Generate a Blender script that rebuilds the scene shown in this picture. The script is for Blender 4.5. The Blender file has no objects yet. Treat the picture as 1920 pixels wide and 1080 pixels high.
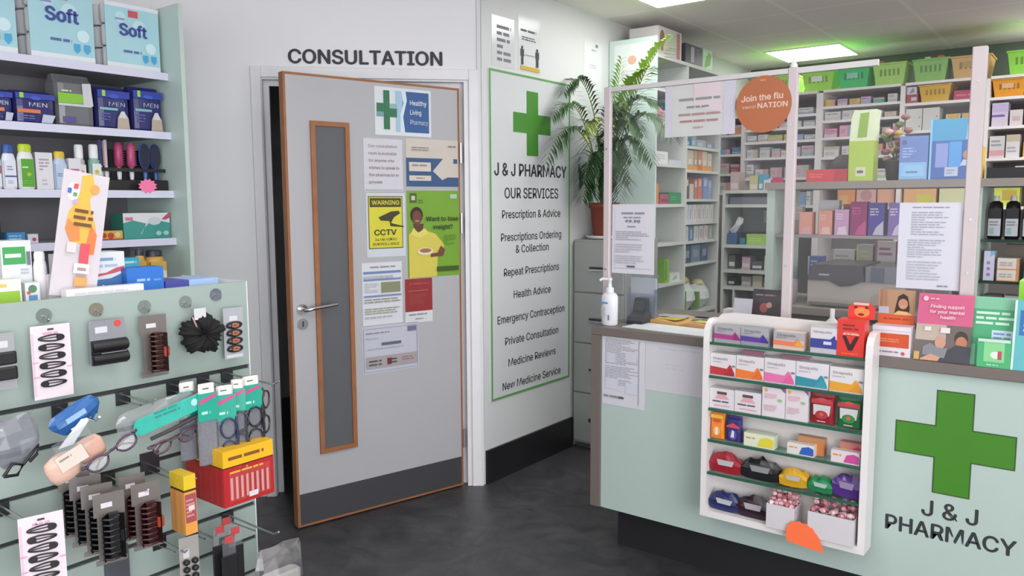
import bpy, math, random, os
from mathutils import Matrix, Vector
C = bpy.context.scene.collection
SC = bpy.context.scene
R = math.radians
random.seed(7)

# ------------------------------------------------------------------ camera, world, exposure
def make_camera():
    yaw, pitch, roll = R(37.397), R(6.167), R(0.298)
    f = Vector((-math.sin(yaw)*math.cos(pitch), math.cos(yaw)*math.cos(pitch), -math.sin(pitch)))
    r = Vector((math.cos(yaw), math.sin(yaw), 0)); d = f.cross(r)
    cx = r*math.cos(roll) + d*math.sin(roll); cd = -r*math.sin(roll) + d*math.cos(roll)
    m = Matrix((cx, -cd, -f)).transposed().to_4x4(); m.translation = (0, 0, 1.48)
    cam = bpy.data.cameras.new('camera'); cam.lens = 27.687; cam.sensor_width = 36; cam.clip_start = .05
    o = bpy.data.objects.new('camera', cam); C.objects.link(o); o.matrix_world = m; SC.camera = o
make_camera()
w = bpy.data.worlds.new('world'); SC.world = w; w.use_nodes = True
w.node_tree.nodes['Background'].inputs[0].default_value = (.8, .88, 1, 1)
w.node_tree.nodes['Background'].inputs[1].default_value = .35
SC.view_settings.view_transform = 'Standard'; SC.view_settings.look = 'None'
SC.view_settings.gamma = 1; SC.view_settings.use_curve_mapping = False
SC.view_settings.exposure = -0.05
SC.cycles.diffuse_bounces = 6
PANEL_STRENGTH = 11.5          # the ceiling light panels
def window_fill(loc, rz, w, h, watts):           # added fill lamps set just inside the unseen, invented shop windows
    l = bpy.data.lights.new('added_window_fill', 'AREA'); l.shape = 'RECTANGLE'; l.size = w; l.size_y = h
    l.energy = watts; l.color = (.96, .97, 1)
    o = bpy.data.objects.new('added_window_fill', l); C.objects.link(o)
    o.location = loc; o.rotation_euler = (R(90), 0, R(rz))
window_fill((-.35, -2.9, 1.45), 0, 6.0, 2.0, 60)
window_fill((2.8, -.8, 1.45), 90, 3.6, 2.0, 205)

# ------------------------------------------------------------------ materials
def lin(c):
    if isinstance(c, str):
        c = [int(c[i:i+2], 16) for i in (0, 2, 4)]
    return tuple((x/255/12.92 if x <= 10 else ((x/255+.055)/1.055)**2.4) for x in c)
MC = {}
def M(c, rough=.5, metal=0., noise=.05, scale=9., coat=0., bump=0.):
    k = (c if isinstance(c, str) else tuple(c), rough, metal, noise, scale, coat, bump)
    if k in MC: return MC[k]
    m = bpy.data.materials.new('surface'); m.use_nodes = True; nt = m.node_tree; n = nt.nodes; L = nt.links
    b = n['Principled BSDF']; b.inputs['Roughness'].default_value = rough; b.inputs['Metallic'].default_value = metal
    b.inputs['Coat Weight'].default_value = coat; b.inputs['Coat Roughness'].default_value = .08
    rgb = lin(c)
    tc = n.new('ShaderNodeTexCoord'); nz = n.new('ShaderNodeTexNoise'); nz.inputs['Scale'].default_value = scale
    L.new(tc.outputs['Object'], nz.inputs['Vector'])
    mx = n.new('ShaderNodeMix'); mx.data_type = 'RGBA'
    mx.inputs[6].default_value = tuple(x*(1-noise) for x in rgb)+(1,)
    mx.inputs[7].default_value = tuple(min(1, x*(1+noise)) for x in rgb)+(1,)
    L.new(nz.outputs['Fac'], mx.inputs[0]); L.new(mx.outputs[2], b.inputs['Base Color'])
    if bump:
        bp = n.new('ShaderNodeBump'); bp.inputs['Strength'].default_value = bump
        L.new(nz.outputs['Fac'], bp.inputs['Height']); L.new(bp.outputs[0], b.inputs['Normal'])
    MC[k] = m; return m
def glass(name, tint=(1, 1, 1), refl=.08, alpha=0.0, milky=(230, 232, 238), rough=.03):
    """clear sheet: see-through with a glossy reflection; alpha mixes in a milky body"""
    k = ('glass', name)
    if k in MC: return MC[k]
    m = bpy.data.materials.new(name); m.use_nodes = True; nt = m.node_tree; n = nt.nodes; L = nt.links
    n.remove(n['Principled BSDF']); out = n['Material Output']
    t = n.new('ShaderNodeBsdfTransparent'); t.inputs[0].default_value = tuple(tint)+(1,)
    d = n.new('ShaderNodeBsdfDiffuse'); d.inputs[0].default_value = lin(milky)+(1,)
    g = n.new('ShaderNodeBsdfGlossy'); g.inputs['Roughness'].default_value = rough
    a = n.new('ShaderNodeMixShader'); a.inputs[0].default_value = alpha; L.new(t.outputs[0], a.inputs[1]); L.new(d.outputs[0], a.inputs[2])
    fr = n.new('ShaderNodeLayerWeight'); fr.inputs[0].default_value = .25
    mu = n.new('ShaderNodeMath'); mu.operation = 'MULTIPLY_ADD'; mu.inputs[1].default_value = .22; mu.inputs[2].default_value = refl
    L.new(fr.outputs['Fresnel'], mu.inputs[0])
    s = n.new('ShaderNodeMixShader'); L.new(mu.outputs[0], s.inputs[0]); L.new(a.outputs[0], s.inputs[1]); L.new(g.outputs[0], s.inputs[2])
    L.new(s.outputs[0], out.inputs[0]); MC[k] = m; return m
def emit(name, col, st):
    k = ('emit', name)
    if k in MC: return MC[k]
    m = bpy.data.materials.new(name); m.use_nodes = True; b = m.node_tree.nodes['Principled BSDF']
    b.inputs['Emission Color'].default_value = tuple(col)+(1,); b.inputs['Emission Strength'].default_value = st
    MC[k] = m; return m
CHROME = lambda: M((200, 200, 202), .22, 1., .02)
DARKMETAL = lambda: M((70, 72, 76), .35, .7, .05)
BLACK = lambda: M((24, 24, 26), .45)
WHITE = lambda: M((226, 226, 226), .5)
INK = lambda: M((48, 50, 54), .6)
CLEAR = lambda: glass('clear_plastic', (.97, .98, .98), .05, .06)

# ------------------------------------------------------------------ geometry collector
TXT = {}
def find_font():              # the sans face that ships with Blender; the built-in one if it is missing
    try: return bpy.data.fonts.load(os.path.join(bpy.utils.system_resource('DATAFILES'), 'fonts', 'Inter.woff2'))
    except Exception: return None
FONT = find_font()
def text_geo(s, bold):
    k = (s, bold)
    if k in TXT: return TXT[k]
    cu = bpy.data.curves.new('t', 'FONT'); cu.body = s; cu.resolution_u = 2
    if FONT: cu.font = FONT
    o = bpy.data.objects.new('t', cu); C.objects.link(o)
    dg = bpy.context.evaluated_depsgraph_get(); ev = o.evaluated_get(dg); me = ev.to_mesh()
    v = [(p.co.x, p.co.y) for p in me.vertices]; f = [tuple(p.vertices) for p in me.polygons]
    ev.to_mesh_clear(); bpy.data.objects.remove(o); bpy.data.curves.remove(cu)
    x0 = min(p[0] for p in v); x1 = max(p[0] for p in v)
    v = [((x-x0)/CAP, y/CAP) for x, y in v]
    TXT[k] = (v, f, (x1-x0)/CAP); return TXT[k]
CAP = 1.0
_h = text_geo('H', 0); CAP = max(p[1] for p in _h[0]); TXT.clear()

EPS = .0005
class G:
    def __init__(s): s.v = []; s.f = []; s.mi = []; s.sm = []; s.mats = []
    def m(s, mat):
        if mat not in s.mats: s.mats.append(mat)
        return s.mats.index(mat)
    def add(s, vs, fs, mat, smooth=False):
        o = len(s.v); i = s.m(mat); s.v += [tuple(p) for p in vs]
        for f in fs: s.f.append(tuple(o+k for k in f)); s.mi.append(i); s.sm.append(smooth)
        return s
    def box(s, x0, y0, z0, x1, y1, z1, mat, bev=0.):
        if bev <= 0:
            vs = [(x, y, z) for z in (z0, z1) for y in (y0, y1) for x in (x0, x1)]
            return s.add(vs, [(0, 2, 3, 1), (4, 5, 7, 6), (0, 1, 5, 4), (2, 6, 7, 3), (0, 4, 6, 2), (1, 3, 7, 5)], mat)
        b = min(bev, (x1-x0)*.45, (y1-y0)*.45, (z1-z0)*.45)   # chamfered in plan and at top and bottom
        def ring(i, z):
            a0, a1, c0, c1 = x0+i, x1-i, y0+i, y1-i
            return [(a0+b, c0, z), (a1-b, c0, z), (a1, c0+b, z), (a1, c1-b, z), (a1-b, c1, z), (a0+b, c1, z), (a0, c1-b, z), (a0, c0+b, z)]
        b2 = b*.6
        rs = [ring(b2, z0), ring(0, z0+b2), ring(0, z1-b2), ring(b2, z1)]
        return s.loft(rs, mat, True)
    def loft(s, rings, mat, caps=True, smooth=False, closed=True):
        n = len(rings[0]); vs = [p for r in rings for p in r]; fs = []
        for k in range(len(rings)-1):
            for i in range(n if closed else n-1):
                j = (i+1) % n; fs.append((k*n+i, k*n+j, (k+1)*n+j, (k+1)*n+i))
        s.add(vs, fs, mat, smooth)
        if caps and closed:
            s.add(rings[0], [tuple(reversed(range(n)))], mat); s.add(rings[-1], [tuple(range(n))], mat)
        return s
    def lathe(s, prof, mat, n=16, c=(0, 0, 0), sx=1., sy=1., smooth=True):
        rs = [[(c[0]+r*sx*math.cos(2*math.pi*i/n), c[1]+r*sy*math.sin(2*math.pi*i/n), c[2]+z) for i in range(n)] for r, z in prof]
        return s.loft(rs, mat, True, smooth)
    def tube(s, pts, r, mat, n=8, smooth=True):
        pts = [Vector(p) for p in pts]; rs = []
        for i, p in enumerate(pts):
            t = (pts[min(i+1, len(pts)-1)]-pts[max(i-1, 0)]).normalized()
            a = t.cross(Vector((0, 0, 1)) if abs(t.z) < .95 else Vector((1, 0, 0))).normalized(); b = t.cross(a)
            rr = r[i] if isinstance(r, (list, tuple)) else r
            rs.append([p+a*rr*math.cos(2*math.pi*k/n)+b*rr*math.sin(2*math.pi*k/n) for k in range(n)])
        return s.loft(rs, mat, True, smooth)
    def poly(s, pts, y, mat, t=0.):
        """flat outline in x,z at depth y facing -y; with thickness t it is a prism"""
        n = len(pts)
        a = sum(pts[i][0]*pts[(i+1) % n][1]-pts[(i+1) % n][0]*pts[i][1] for i in range(n))
        if a < 0: pts = pts[::-1]
        F = [(x, y, z) for x, z in pts]
        s.add(F, [tuple(range(n))], mat)
        if t:
            B = [(x, y+t, z) for x, z in pts]
            s.add(B, [tuple(reversed(range(n)))], mat)
            s.add(F+B, [(i, i+n, (i+1) % n+n, (i+1) % n) for i in range(n)], mat)
        return s
    def text(s, t, xc, zc, h, mat, y, w=None, bold=.012, al='c', slope=0.):
        v, f, wd = text_geo(t, 0); sx = h if w is None else w/wd
        x0 = xc-wd*sx/2 if al == 'c' else xc
        b = bold*2.2*h
        for i, (dx, dz) in enumerate(((0, 0), (b, 0), (-b, 0), (0, b*.7), (0, -b*.7)) if bold else ((0, 0),)):   # heavier weights: strokes laid over each other
            s.add([(x0+x*sx+dx, y-i*.00004, zc-h/2+z*h+(x*sx)*slope+dz) for x, z in v], f, mat)
        return s
    def lines(s, x0, x1, z1, z0, n, mat, y, seed=0, fill=.5, center=False):
        rnd = random.Random(seed+n); p = (z1-z0)/n
        for i in range(n):
            zz = z1-p*(i+.5); hh = p*fill/2; L = (x1-x0)*(rnd.uniform(.72, 1) if (i % 4 != 3) else rnd.uniform(.3, .7))
            a = x0+((x1-x0)-L)/2 if center else x0; e = a+L
            while a < e-1e-4:
                wl = min(e-a, rnd.uniform(1.2, 4.5)*p*.9); s.poly([(a, zz-hh), (a+wl, zz-hh), (a+wl, zz+hh), (a, zz+hh)], y, mat); a += wl+p*.35
        return s
    def deco(s, w, h, items, y=0., x0=0., z0=0.):
        L = 0
        for it in items:
            L += 1; yy = y-EPS*L; k = it[0]
            X = lambda u: x0-w/2+u*w
            Z = lambda v: z0+v*h
            if k == 'r': s.poly([(X(it[1]), Z(it[2])), (X(it[3]), Z(it[2])), (X(it[3]), Z(it[4])), (X(it[1]), Z(it[4]))], yy, M(it[5]))
            elif k == 'p': s.poly([(X(a), Z(b)) for a, b in it[1]], yy, M(it[2]))
            elif k == 'c':
                r = it[3]*w; q = it[5] if len(it) > 5 else 1
                s.poly([(X(it[1])+r*math.cos(a*math.pi/10), Z(it[2])+q*r*math.sin(a*math.pi/10)) for a in range(20)], yy, M(it[4]))
            elif k == 't': s.text(it[1], X(it[2]), Z(it[3]), it[4]*h, M(it[5], .6), yy, w=(it[6]*w if len(it) > 6 and it[6] else None), bold=it[7] if len(it) > 7 else .005)
            elif k == 'l': s.lines(X(it[1]), X(it[3]), Z(it[4]), Z(it[2]), it[5], M(it[6], .6), yy, seed=int(it[1]*97), center=len(it) > 7)
        return s
    def build(s, name, parent=None, loc=None, rot=0.):
        me = bpy.data.meshes.new(name); me.from_pydata(s.v, [], s.f)
        for m in s.mats: me.materials.append(m)
        me.polygons.foreach_set('material_index', s.mi); me.polygons.foreach_set('use_smooth', s.sm); me.update()
        o = bpy.data.objects.new(name, me); C.objects.link(o)
        if parent: o.parent = parent
        if loc is not None: o.location = loc
        if rot: o.rotation_euler = (0, 0, R(rot))
        return o
def tag(o, label, cat, group=None, kind=None):
    if label: o['label'] = label
    if cat: o['category'] = cat
    if group: o['group'] = group
    if kind: o['kind'] = kind
    return o
def one(g, name, label, cat, loc, rot=0., group=None, kind=None):
    return tag(g.build(name, None, loc, rot), label, cat, group, kind)
def empty(name, label, cat, loc, rot=0., group=None, kind=None):
    o = bpy.data.objects.new(name, None); C.objects.link(o); o.location = loc; o.rotation_euler = (0, 0, R(rot))
    return tag(o, label, cat, group, kind)
def part(g, name, parent, label=None):
    o = g.build(name, parent)
    if label: o['label'] = label
    return o
def struct(g, name, loc=None, rot=0.):
    return tag(g.build(name, None, loc, rot), None, None, None, 'structure')
def dup(root, loc, rot=None, label=None, group=None):
    r = root.copy(); C.objects.link(r); r.location = loc
    if rot is not None: r.rotation_euler = (0, 0, R(rot))
    if label: r['label'] = label
    if group: r['group'] = group
    for ch in list(root.children):
        c = ch.copy(); C.objects.link(c); c.parent = r
        for g in ch.children:
            d = g.copy(); C.objects.link(d); d.parent = c
    return r
def carton(w, d, h, col, items=(), rough=.42, bev=.0, side=None):
    """a printed box, base centre of the front face at the origin, front to -y"""
    g = G(); g.box(-w/2, 0, 0, w/2, d, h, M(col, rough), bev)
    if side: g.add([(-w/2-EPS, 0, 0), (-w/2-EPS, d, 0), (-w/2-EPS, d, h), (-w/2-EPS, 0, h)], [(0, 1, 2, 3)], M(side, rough))
    return g.deco(w, h, items)
def sheet(w, h, col, items=(), t=.0012, rough=.45, mat=None):
    """a sheet of paper or card, base centre at the origin, front to -y"""
    g = G(); g.box(-w/2, -t, 0, w/2, 0, h, mat or M(col, rough)); return g.deco(w, h, items, y=-t)
def onx(x, y0, y1, z): return (x, (y0+y1)/2, z)

# ------------------------------------------------------------------ room shell
WALL = M((228, 227, 230), .6, 0, .02, 3)
WALLS = M((210, 212, 213), .5, 0, .02, 3)
def ceiling_mat():
    m = bpy.data.materials.new('ceiling_tiles'); m.use_nodes = True; n = m.node_tree.nodes; L = m.node_tree.links
    b = n['Principled BSDF']; b.inputs['Roughness'].default_value = .9
    tc = n.new('ShaderNodeTexCoord'); sp = n.new('ShaderNodeSeparateXYZ'); L.new(tc.outputs['Object'], sp.inputs[0])
    def grid(ax, off, p):
        a = n.new('ShaderNodeMath'); a.operation = 'MULTIPLY_ADD'; a.inputs[1].default_value = 1/p; a.inputs[2].default_value = off/p+100
        L.new(sp.outputs[ax], a.inputs[0])
        f = n.new('ShaderNodeMath'); f.operation = 'FRACT'; L.new(a.outputs[0], f.inputs[0])
        c = n.new('ShaderNodeMath'); c.operation = 'LESS_THAN'; c.inputs[1].default_value = .042; L.new(f.outputs[0], c.inputs[0]); return c
    gx = grid(0, 1.632, .585); gy = grid(1, -5.42, .57)
    mx = n.new('ShaderNodeMath'); mx.operation = 'MAXIMUM'; L.new(gx.outputs[0], mx.inputs[0]); L.new(gy.outputs[0], mx.inputs[1])
    nz = n.new('ShaderNodeTexNoise'); nz.inputs['Scale'].default_value = 60; L.new(tc.outputs['Object'], nz.inputs['Vector'])
    t = n.new('ShaderNodeMix'); t.data_type = 'RGBA'; t.inputs[6].default_value = lin((232, 224, 222))+(1,); t.inputs[7].default_value = lin((242, 235, 233))+(1,)
    L.new(nz.outputs['Fac'], t.inputs[0])
    u = n.new('ShaderNodeMix'); u.data_type = 'RGBA'; u.inputs[7].default_value = lin((246, 241, 238))+(1,)
    L.new(t.outputs[2], u.inputs[6]); L.new(mx.outputs[0], u.inputs[0]); L.new(u.outputs[2], b.inputs['Base Color'])
    return m
def floor_mat():
    m = bpy.data.materials.new('mottled_vinyl'); m.use_nodes = True; n = m.node_tree.nodes; L = m.node_tree.links
    b = n['Principled BSDF']; b.inputs['Roughness'].default_value = .42
    tc = n.new('ShaderNodeTexCoord'); prev = None
    a = n.new('ShaderNodeTexNoise'); a.inputs['Scale'].default_value = 5.5; a.inputs['Detail'].default_value = 8; a.inputs['Roughness'].default_value = .7
    a.inputs['Distortion'].default_value = 1.2
    L.new(tc.outputs['Object'], a.inputs['Vector'])
    r = n.new('ShaderNodeValToRGB'); e = r.color_ramp.elements
    e[0].position = .3; e[0].color = lin((42, 43, 46))+(1,); e[1].position = .72; e[1].color = lin((82, 81, 85))+(1,)
    L.new(a.outputs['Fac'], r.inputs[0]); L.new(r.outputs[0], b.inputs['Base Color'])
    return m
struct(G().box(-6, -3.1, -.06, 3, 7.6, 0, floor_mat()), 'floor')
struct(G().box(-6, -3.1, 2.6, 3, 7.6, 2.66, ceiling_mat()), 'ceiling')
struct(G().box(-2.665, 3.115, 0, -2.565, 6.75, 2.6, WALLS), 'wall_services')
g = G(); g.box(-1.66, 0, 0, -1.085, .1, 2.6, WALL); g.box(-1.085, 0, 2.105, -.06, .1, 2.6, WALL); g.box(-.06, 0, 0, 0, .1, 2.6, WALL)
struct(g, 'wall_consultation', (-2.565, 3.105, 0), 45)
struct(G().box(-3.75, -3, 0, -3.65, 2.0, 2.6, WALL), 'wall_left')
struct(G().box(-5.0, 6.75, 0, 3, 6.85, 2.6, M((92, 104, 92), .7)), 'wall_back')
g = G(); g.box(2.9, -3, 0, 3, -2.6, 2.6, WALL); g.box(2.9, 1.0, 0, 3, 6.75, 2.6, WALL); g.box(2.9, -2.6, 0, 3, 1.0, .45, WALL); g.box(2.9, -2.6, 2.45, 3, 1.0, 2.6, WALL)
struct(g, 'wall_right'); g = G()
for y in (-2.6, -1.4, -.2, .94): g.box(2.92, y, .45, 2.98, y+.06, 2.45, M((90, 92, 96)))
g.box(2.945, -2.6, .45, 2.955, 1.0, 2.45, glass('window_glass', (.95, .97, .96), .06)); struct(g, 'added_window_2')  # unseen side window, added to go with the stronger fill lamp
g = G(); g.box(-3.75, -3.1, 0, -3.4, -3, 2.6, WALL); g.box(2.8, -3.1, 0, 3, -3, 2.6, WALL); g.box(-3.4, -3.1, 0, 2.8, -3, .45, WALL); g.box(-3.4, -3.1, 2.45, 2.8, -3, 2.6, WALL)
struct(g, 'wall_front')
g = G()
for x in (-3.4, -1.87, -.33, 1.2, 2.74): g.box(x, -3.08, .45, x+.06, -3.02, 2.45, M((90, 92, 96)))
g.box(-3.4, -3.055, .45, 2.8, -3.045, 2.45, glass('window_glass', (.95, .97, .96), .06)); struct(g, 'added_window_1')  # unseen shopfront window, added around the fill lamp behind the camera
g = G(); g.box(-5.0, 1.9, 0, -3.74, 2.0, 2.6, WALL); struct(g, 'wall_consulting_side')
struct(G().box(-5.1, 1.9, 0, -5.0, 6.85, 2.6, WALL), 'wall_consulting_rear')
struct(G().box(-2.565, 3.118, 0, -2.552, 3.945, .182, M((30, 30, 33), .4)), 'baseboard_services')
g = G().box(-.018, -.012, .0, -.004, 0, 2.6, M((214, 216, 216))); struct(g, 'trim_1', (-2.565, 3.105, 0), 45)

# ceiling light panels
def panel(x0, y0, label, x1=None, y1=None):
    x1 = x1 or x0+.555; y1 = y1 or y0+.54
    t = empty('ceiling_light', label, 'ceiling light', ((x0+x1)/2, (y0+y1)/2, 2.6), 0, 'square light panels in the tiled ceiling')
    a, b = (x1-x0)/2, (y1-y0)/2
    g = G(); e = .014
    for q in ((-a, -b, a, -b+e), (-a, b-e, a, b), (-a, -b+e, -a+e, b-e), (a-e, -b+e, a, b-e)):
        g.box(q[0], q[1], -.008, q[2], q[3], -.0005, WHITE())
    part(g, 'frame', t)
    part(G().box(-a+e, -b+e, -.006, a-e, b-e, -.001, emit('panel_glow', (1, .985, .96), PANEL_STRENGTH)), 'diffuser', t)
panel(-2.185, 5.99, 'bright square light panel above the dispensary shelving')
panel(-2.185, 3.71, 'bright square light panel above the services sign')
for x, y, l in ((-1.6, .86, 'square light panel above the consultation door'), (-.43, 1.43, 'square light panel above the customer side of the counter'),
                (-.43, 5.99, 'square light panel above the blue paper bags'), (-.43, 3.71, 'square light panel above the counter'),
                (-1.6, -.85, 'square light panel above the toilet roll shelf'), (-.43, -.85, 'square light panel behind the photographer'),
                (-1.02, 3.14, 'added square light panel above the protective screen'), (-.4, 4.86, 'added square light panel above the dispensary bench'), (.77, 4.86, 'added square light panel over the far end of the bench'),  # out-of-view panels added to brighten the screen, counter and dispensary
                (.18, 5.99, 'added square light panel beyond the vivid lime basket'), (.18, 3.71, 'added square light panel above the dark medicine bottles'),  # two more panels added out of view to lift the dispensary
                (1.3, 1.43, 'square light panel beyond the counter end'), (1.3, 3.71, 'square light panel over the far counter'), (1.3, 5.99, 'square light panel over the far shelving')):
    panel(x, y, l)

# ------------------------------------------------------------------ door
FR = M((224, 223, 226), .4)
g = G()
g.box(-1.112, -.014, 0, -1.062, 0, 2.14, FR, .004); g.box(-.062, -.014, 0, -.012, 0, 2.14, FR, .004); g.box(-1.062, -.014, 2.088, -.062, 0, 2.14, FR, .004)
g.box(-1.085, 0, 0, -1.06, .1, 2.105, FR); g.box(-.085, 0, 0, -.06, .1, 2.105, FR); g.box(-1.06, 0, 2.08, -.085, .1, 2.105, FR)
g.box(-1.06, .05, 0, -1.035, .075, 2.08, FR); g.box(-.11, .05, 0, -.085, .075, 2.08, FR); g.box(-1.035, .05, 2.055, -.11, .075, 2.08, FR)
struct(g, 'trim_2', (-2.565, 3.105, 0), 45)
DA = 74.83; DO = Vector((-2.879, 2.151, 0)); DX = Vector((math.cos(R(DA)), math.sin(R(DA)), 0)); DN = Vector((math.sin(R(DA)), -math.cos(R(DA)), 0))
door = tag(bpy.data.objects.new('door_1', None), None, None, None, 'structure'); C.objects.link(door); door.location = DO; door.rotation_euler = (0, 0, R(DA))
WOOD = M((150, 98, 62), .5, 0, .25, 14)
DW = .908
part(G().box(.011, .0, .019, DW-.011, .044, 2.037, M((174, 174, 178), .38, 0, .015, 3)), 'leaf', door)
g = G(); g.box(0, -.0005, .008, .011, .0445, 2.048, WOOD); g.box(DW-.011, -.0005, .008, DW, .0445, 2.048, WOOD); g.box(.011, -.0005, 2.037, DW-.011, .0445, 2.048, WOOD); g.box(.011, -.0005, .008, DW-.011, .0445, .019, WOOD)
part(g, 'wood_lipping', door)
g = G(); u0, u1, z0, z1, e = .116, .302, .335, 1.845, .021
g.box(u0, -.012, z0, u0+e, -.0002, z1, WOOD); g.box(u1-e, -.012, z0, u1, -.0002, z1, WOOD); g.box(u0+e, -.012, z0, u1-e, -.0002, z0+e, WOOD); g.box(u0+e, -.012, z1-e, u1-e, -.0002, z1, WOOD)
vf = part(g, 'vision_panel_frame', door)
part(G().box(u0+e, -.003, z0+e, u1-e, -.0003, z1-e, M((96, 97, 101), .25, 0, .03, 2)), 'glass', vf)
part(G().box(.012, -.002, .019, DW-.012, -.0002, .163, M((66, 66, 70), .45, 0, .04)), 'kick_plate', door)
g = G()
def disc(g, x, z, r, y0, y1, mat, n=24):
    g.loft([[(x+r*math.cos(2*math.pi*i/n), y, z+r*math.sin(2*math.pi*i/n)) for i in range(n)] for y in (y1, y0)], mat, True)
disc(g, .051, 1.012, .0245, -.009, 0, CHROME())
g.tube([(.051, -.008, 1.012), (.051, -.04, 1.012), (.06, -.052, 1.013), (.085, -.054, 1.019), (.2, -.054, 1.028)], .0095, CHROME(), 10)
part(g, 'lever_handle', door)
g = G(); disc(g, .052, .946, .0245, -.009, 0, CHROME()); g.box(.049, -.011, .934, .055, -.0085, .958, DARKMETAL()); part(g, 'lock_cylinder', door)
for z in (1.73, 1.38, .26):
    g = G(); g.tube([(DW+.004, -.006, z-.05), (DW+.004, -.006, z+.05)], .008, CHROME(), 10); part(g, 'hinge', door)

# papers on the door: u along the door from its free edge
def dp(u0, u1, z0, off=.0003):
    p = DO+DX*((u0+u1)/2)+DN*off; return (p.x, p.y, z0)
def on_door(u0, u1, z0, z1, name, label, cat, col, items, off=.0006, mat=None):
    return one(sheet(u1-u0, z1-z0, col, items, mat=mat), name, label, cat, dp(u0, u1, z0, off), DA)
NAVY = '35557f'; WP = 'dcdce2'
on_door(.437, .742, 1.80, 2.022, 'laminated_sign', 'white laminated sign with green cross and blue block at top of door', 'sign', 'd4dade',
 [('r', .36, .08, .96, .94, '2f5a92'), ('p', [(.36, .08), (.5, .08), (.46, .5), (.52, .94), (.36, .94)], '9fc0d6'), ('p', [(.44, .08), (.52, .08), (.49, .4), (.56, .75), (.54, .94), (.46, .94), (.5, .7), (.44, .45)], 'cfe0ea'),
  ('r', .15, .12, .255, .93, '2f7050'), ('r', .03, .38, .38, .66, '2f7050'), ('r', .03, .38, .15, .48, '6f9aa0'), ('r', .25, .56, .38, .66, '8fb0b4'),
  ('t', 'Healthy', .76, .71, .1, 'e6ecf2', .3), ('t', 'Living', .71, .51, .1, 'e6ecf2', .2), ('t', 'Pharmacy', .77, .3, .1, 'c2cfe0', .32, 0.)])
on_door(.374, .579, 1.535, 1.782, 'notice', 'white notice with six lines of maroon writing on the door', 'notice', 'c9c9d0',
 [('t', t, .12+w_/2, .86-.135*i, .055, '8c5f70', w_) for i, (t, w_) in enumerate((('Our consultation', .74), ('room is available', .72), ('for anyone who', .66), ('wishes to speak to', .78), ('the pharmacist in', .76), ('private', .33)))] + [('r', .03, .02, .97, .05, 'b0b0ba')])
on_door(.598, .897, 1.562, 1.79, 'notice', 'cream and blue notice with a cream arrow shape beside the maroon lettered notice', 'notice', 'c8c0b6',
 [('r', 0, 0, 1, .6, NAVY), ('p', [(.5, .33), (.68, .14), (.78, .2), (1, .2), (1, .6), (.7, .6)], 'c8c0b6'), ('r', .9, .5, .98, .6, NAVY), ('r', .05, .32, .46, .51, 'cdc6bd'), ('r', .05, .12, .46, .23, 'cdc6bd'),
  ('l', .1, .74, .48, .84, 2, '8d8580'), ('l', .1, .41, .42, .48, 1, '8d8580'), ('l', .18, .15, .38, .2, 1, '8d8580'), ('l', .8, .83, .95, .9, 1, '808090')])
cam_sh = [(.3, .62), (.62, .71), (.82, .72), (.86, .68), (.7, .62), (.66, .58), (.62, .53), (.85, .49), (.95, .48), (.95, .46), (.6, .48), (.58, .56), (.36, .57)]
on_door(.38, .588, 1.228, 1.53, 'warning_sign', 'yellow and black camera surveillance warning sign on white paper', 'sign', 'c6ccd4',
 [('r', .05, .13, .93, .95, '56552c'), ('r', .07, .145, .91, .935, 'cfc83a'), ('r', .09, .78, .89, .92, '45441f'), ('t', 'WARNING', .49, .85, .065, 'c9c23a', .7, .02),
  ('p', cam_sh, '3c3c20'), ('t', 'CCTV', .47, .385, .085, '38381e', .56, .025), ('t', '24 HR VIDEO', .48, .275, .04, '4a4a24', .56), ('t', 'SURVEILLANCE', .48, .205, .04, '4a4a24', .68)])
on_door(.598, .9, 1.118, 1.542, 'poster', 'green poster of a woman in a yellow top holding a bowl', 'poster', '73a032',
 [('r', .05, .86, .18, .97, '4c5a30'), ('r', .08, .89, .15, .94, 'b9c4a0'), ('r', .82, .91, .95, .96, 'a8c0b8'), ('l', .2, .85, .32, .9, 2, '4f6a2c'),
  ('p', [(.02, 0), (.02, .5), (.1, .55), (.32, .545), (.52, .5), (.68, .38), (.68, .3), (.56, .24), (.54, 0)], 'cdbf52'), ('p', [(.06, .5), (.1, .57), (.34, .56), (.38, .5), (.22, .46)], 'd8cc6a'),
  ('p', [(.1, .62), (.14, .55), (.2, .52), (.28, .55), (.3, .62)], '5d3a30'), ('c', .17, .72, .115, '33241f', 1.15), ('c', .175, .69, .085, '6e4538', 1.35), ('r', .14, .645, .21, .66, 'b98a80'),
  ('p', [(.42, .23), (.66, .24), (.7, .31), (.62, .36), (.55, .28), (.42, .27)], '6e4438'), ('c', .32, .3, .15, 'd9cfae', .42), ('c', .32, .31, .11, '9a6a45', .32),
  ('t', 'Want to lose', .65, .675, .052, '2e3f22', .62, .018), ('t', 'weight?', .66, .58, .052, '2e3f22', .38, .018), ('l', .68, .37, .92, .49, 5, '5f8a2c'), ('r', .53, .06, .96, .115, '3c5522')])
on_door(.35, .563, .905, 1.203, 'notice', 'white notice with blue rules and olive boxes above the certificate', 'notice', 'cfd2d8',
 [('l', .2, .9, .85, .95, 1, '8a8a90'), ('r', .03, .82, .97, .86, '6d82ae'), ('l', .03, .74, .97, .79, 2, '8a8f86'), ('r', .03, .71, .97, .74, '6d82ae'), ('r', .46, .51, .95, .68, '85876b'), ('l', .05, .52, .42, .68, 6, 'a9acb4'),
  ('r', .03, .45, .97, .48, '7488b4'), ('l', .04, .35, .97, .43, 2, '8c8e7c'), ('l', .04, .17, .97, .28, 3, '95957f'), ('l', .04, .1, .9, .15, 1, 'a9aab0')])
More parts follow.
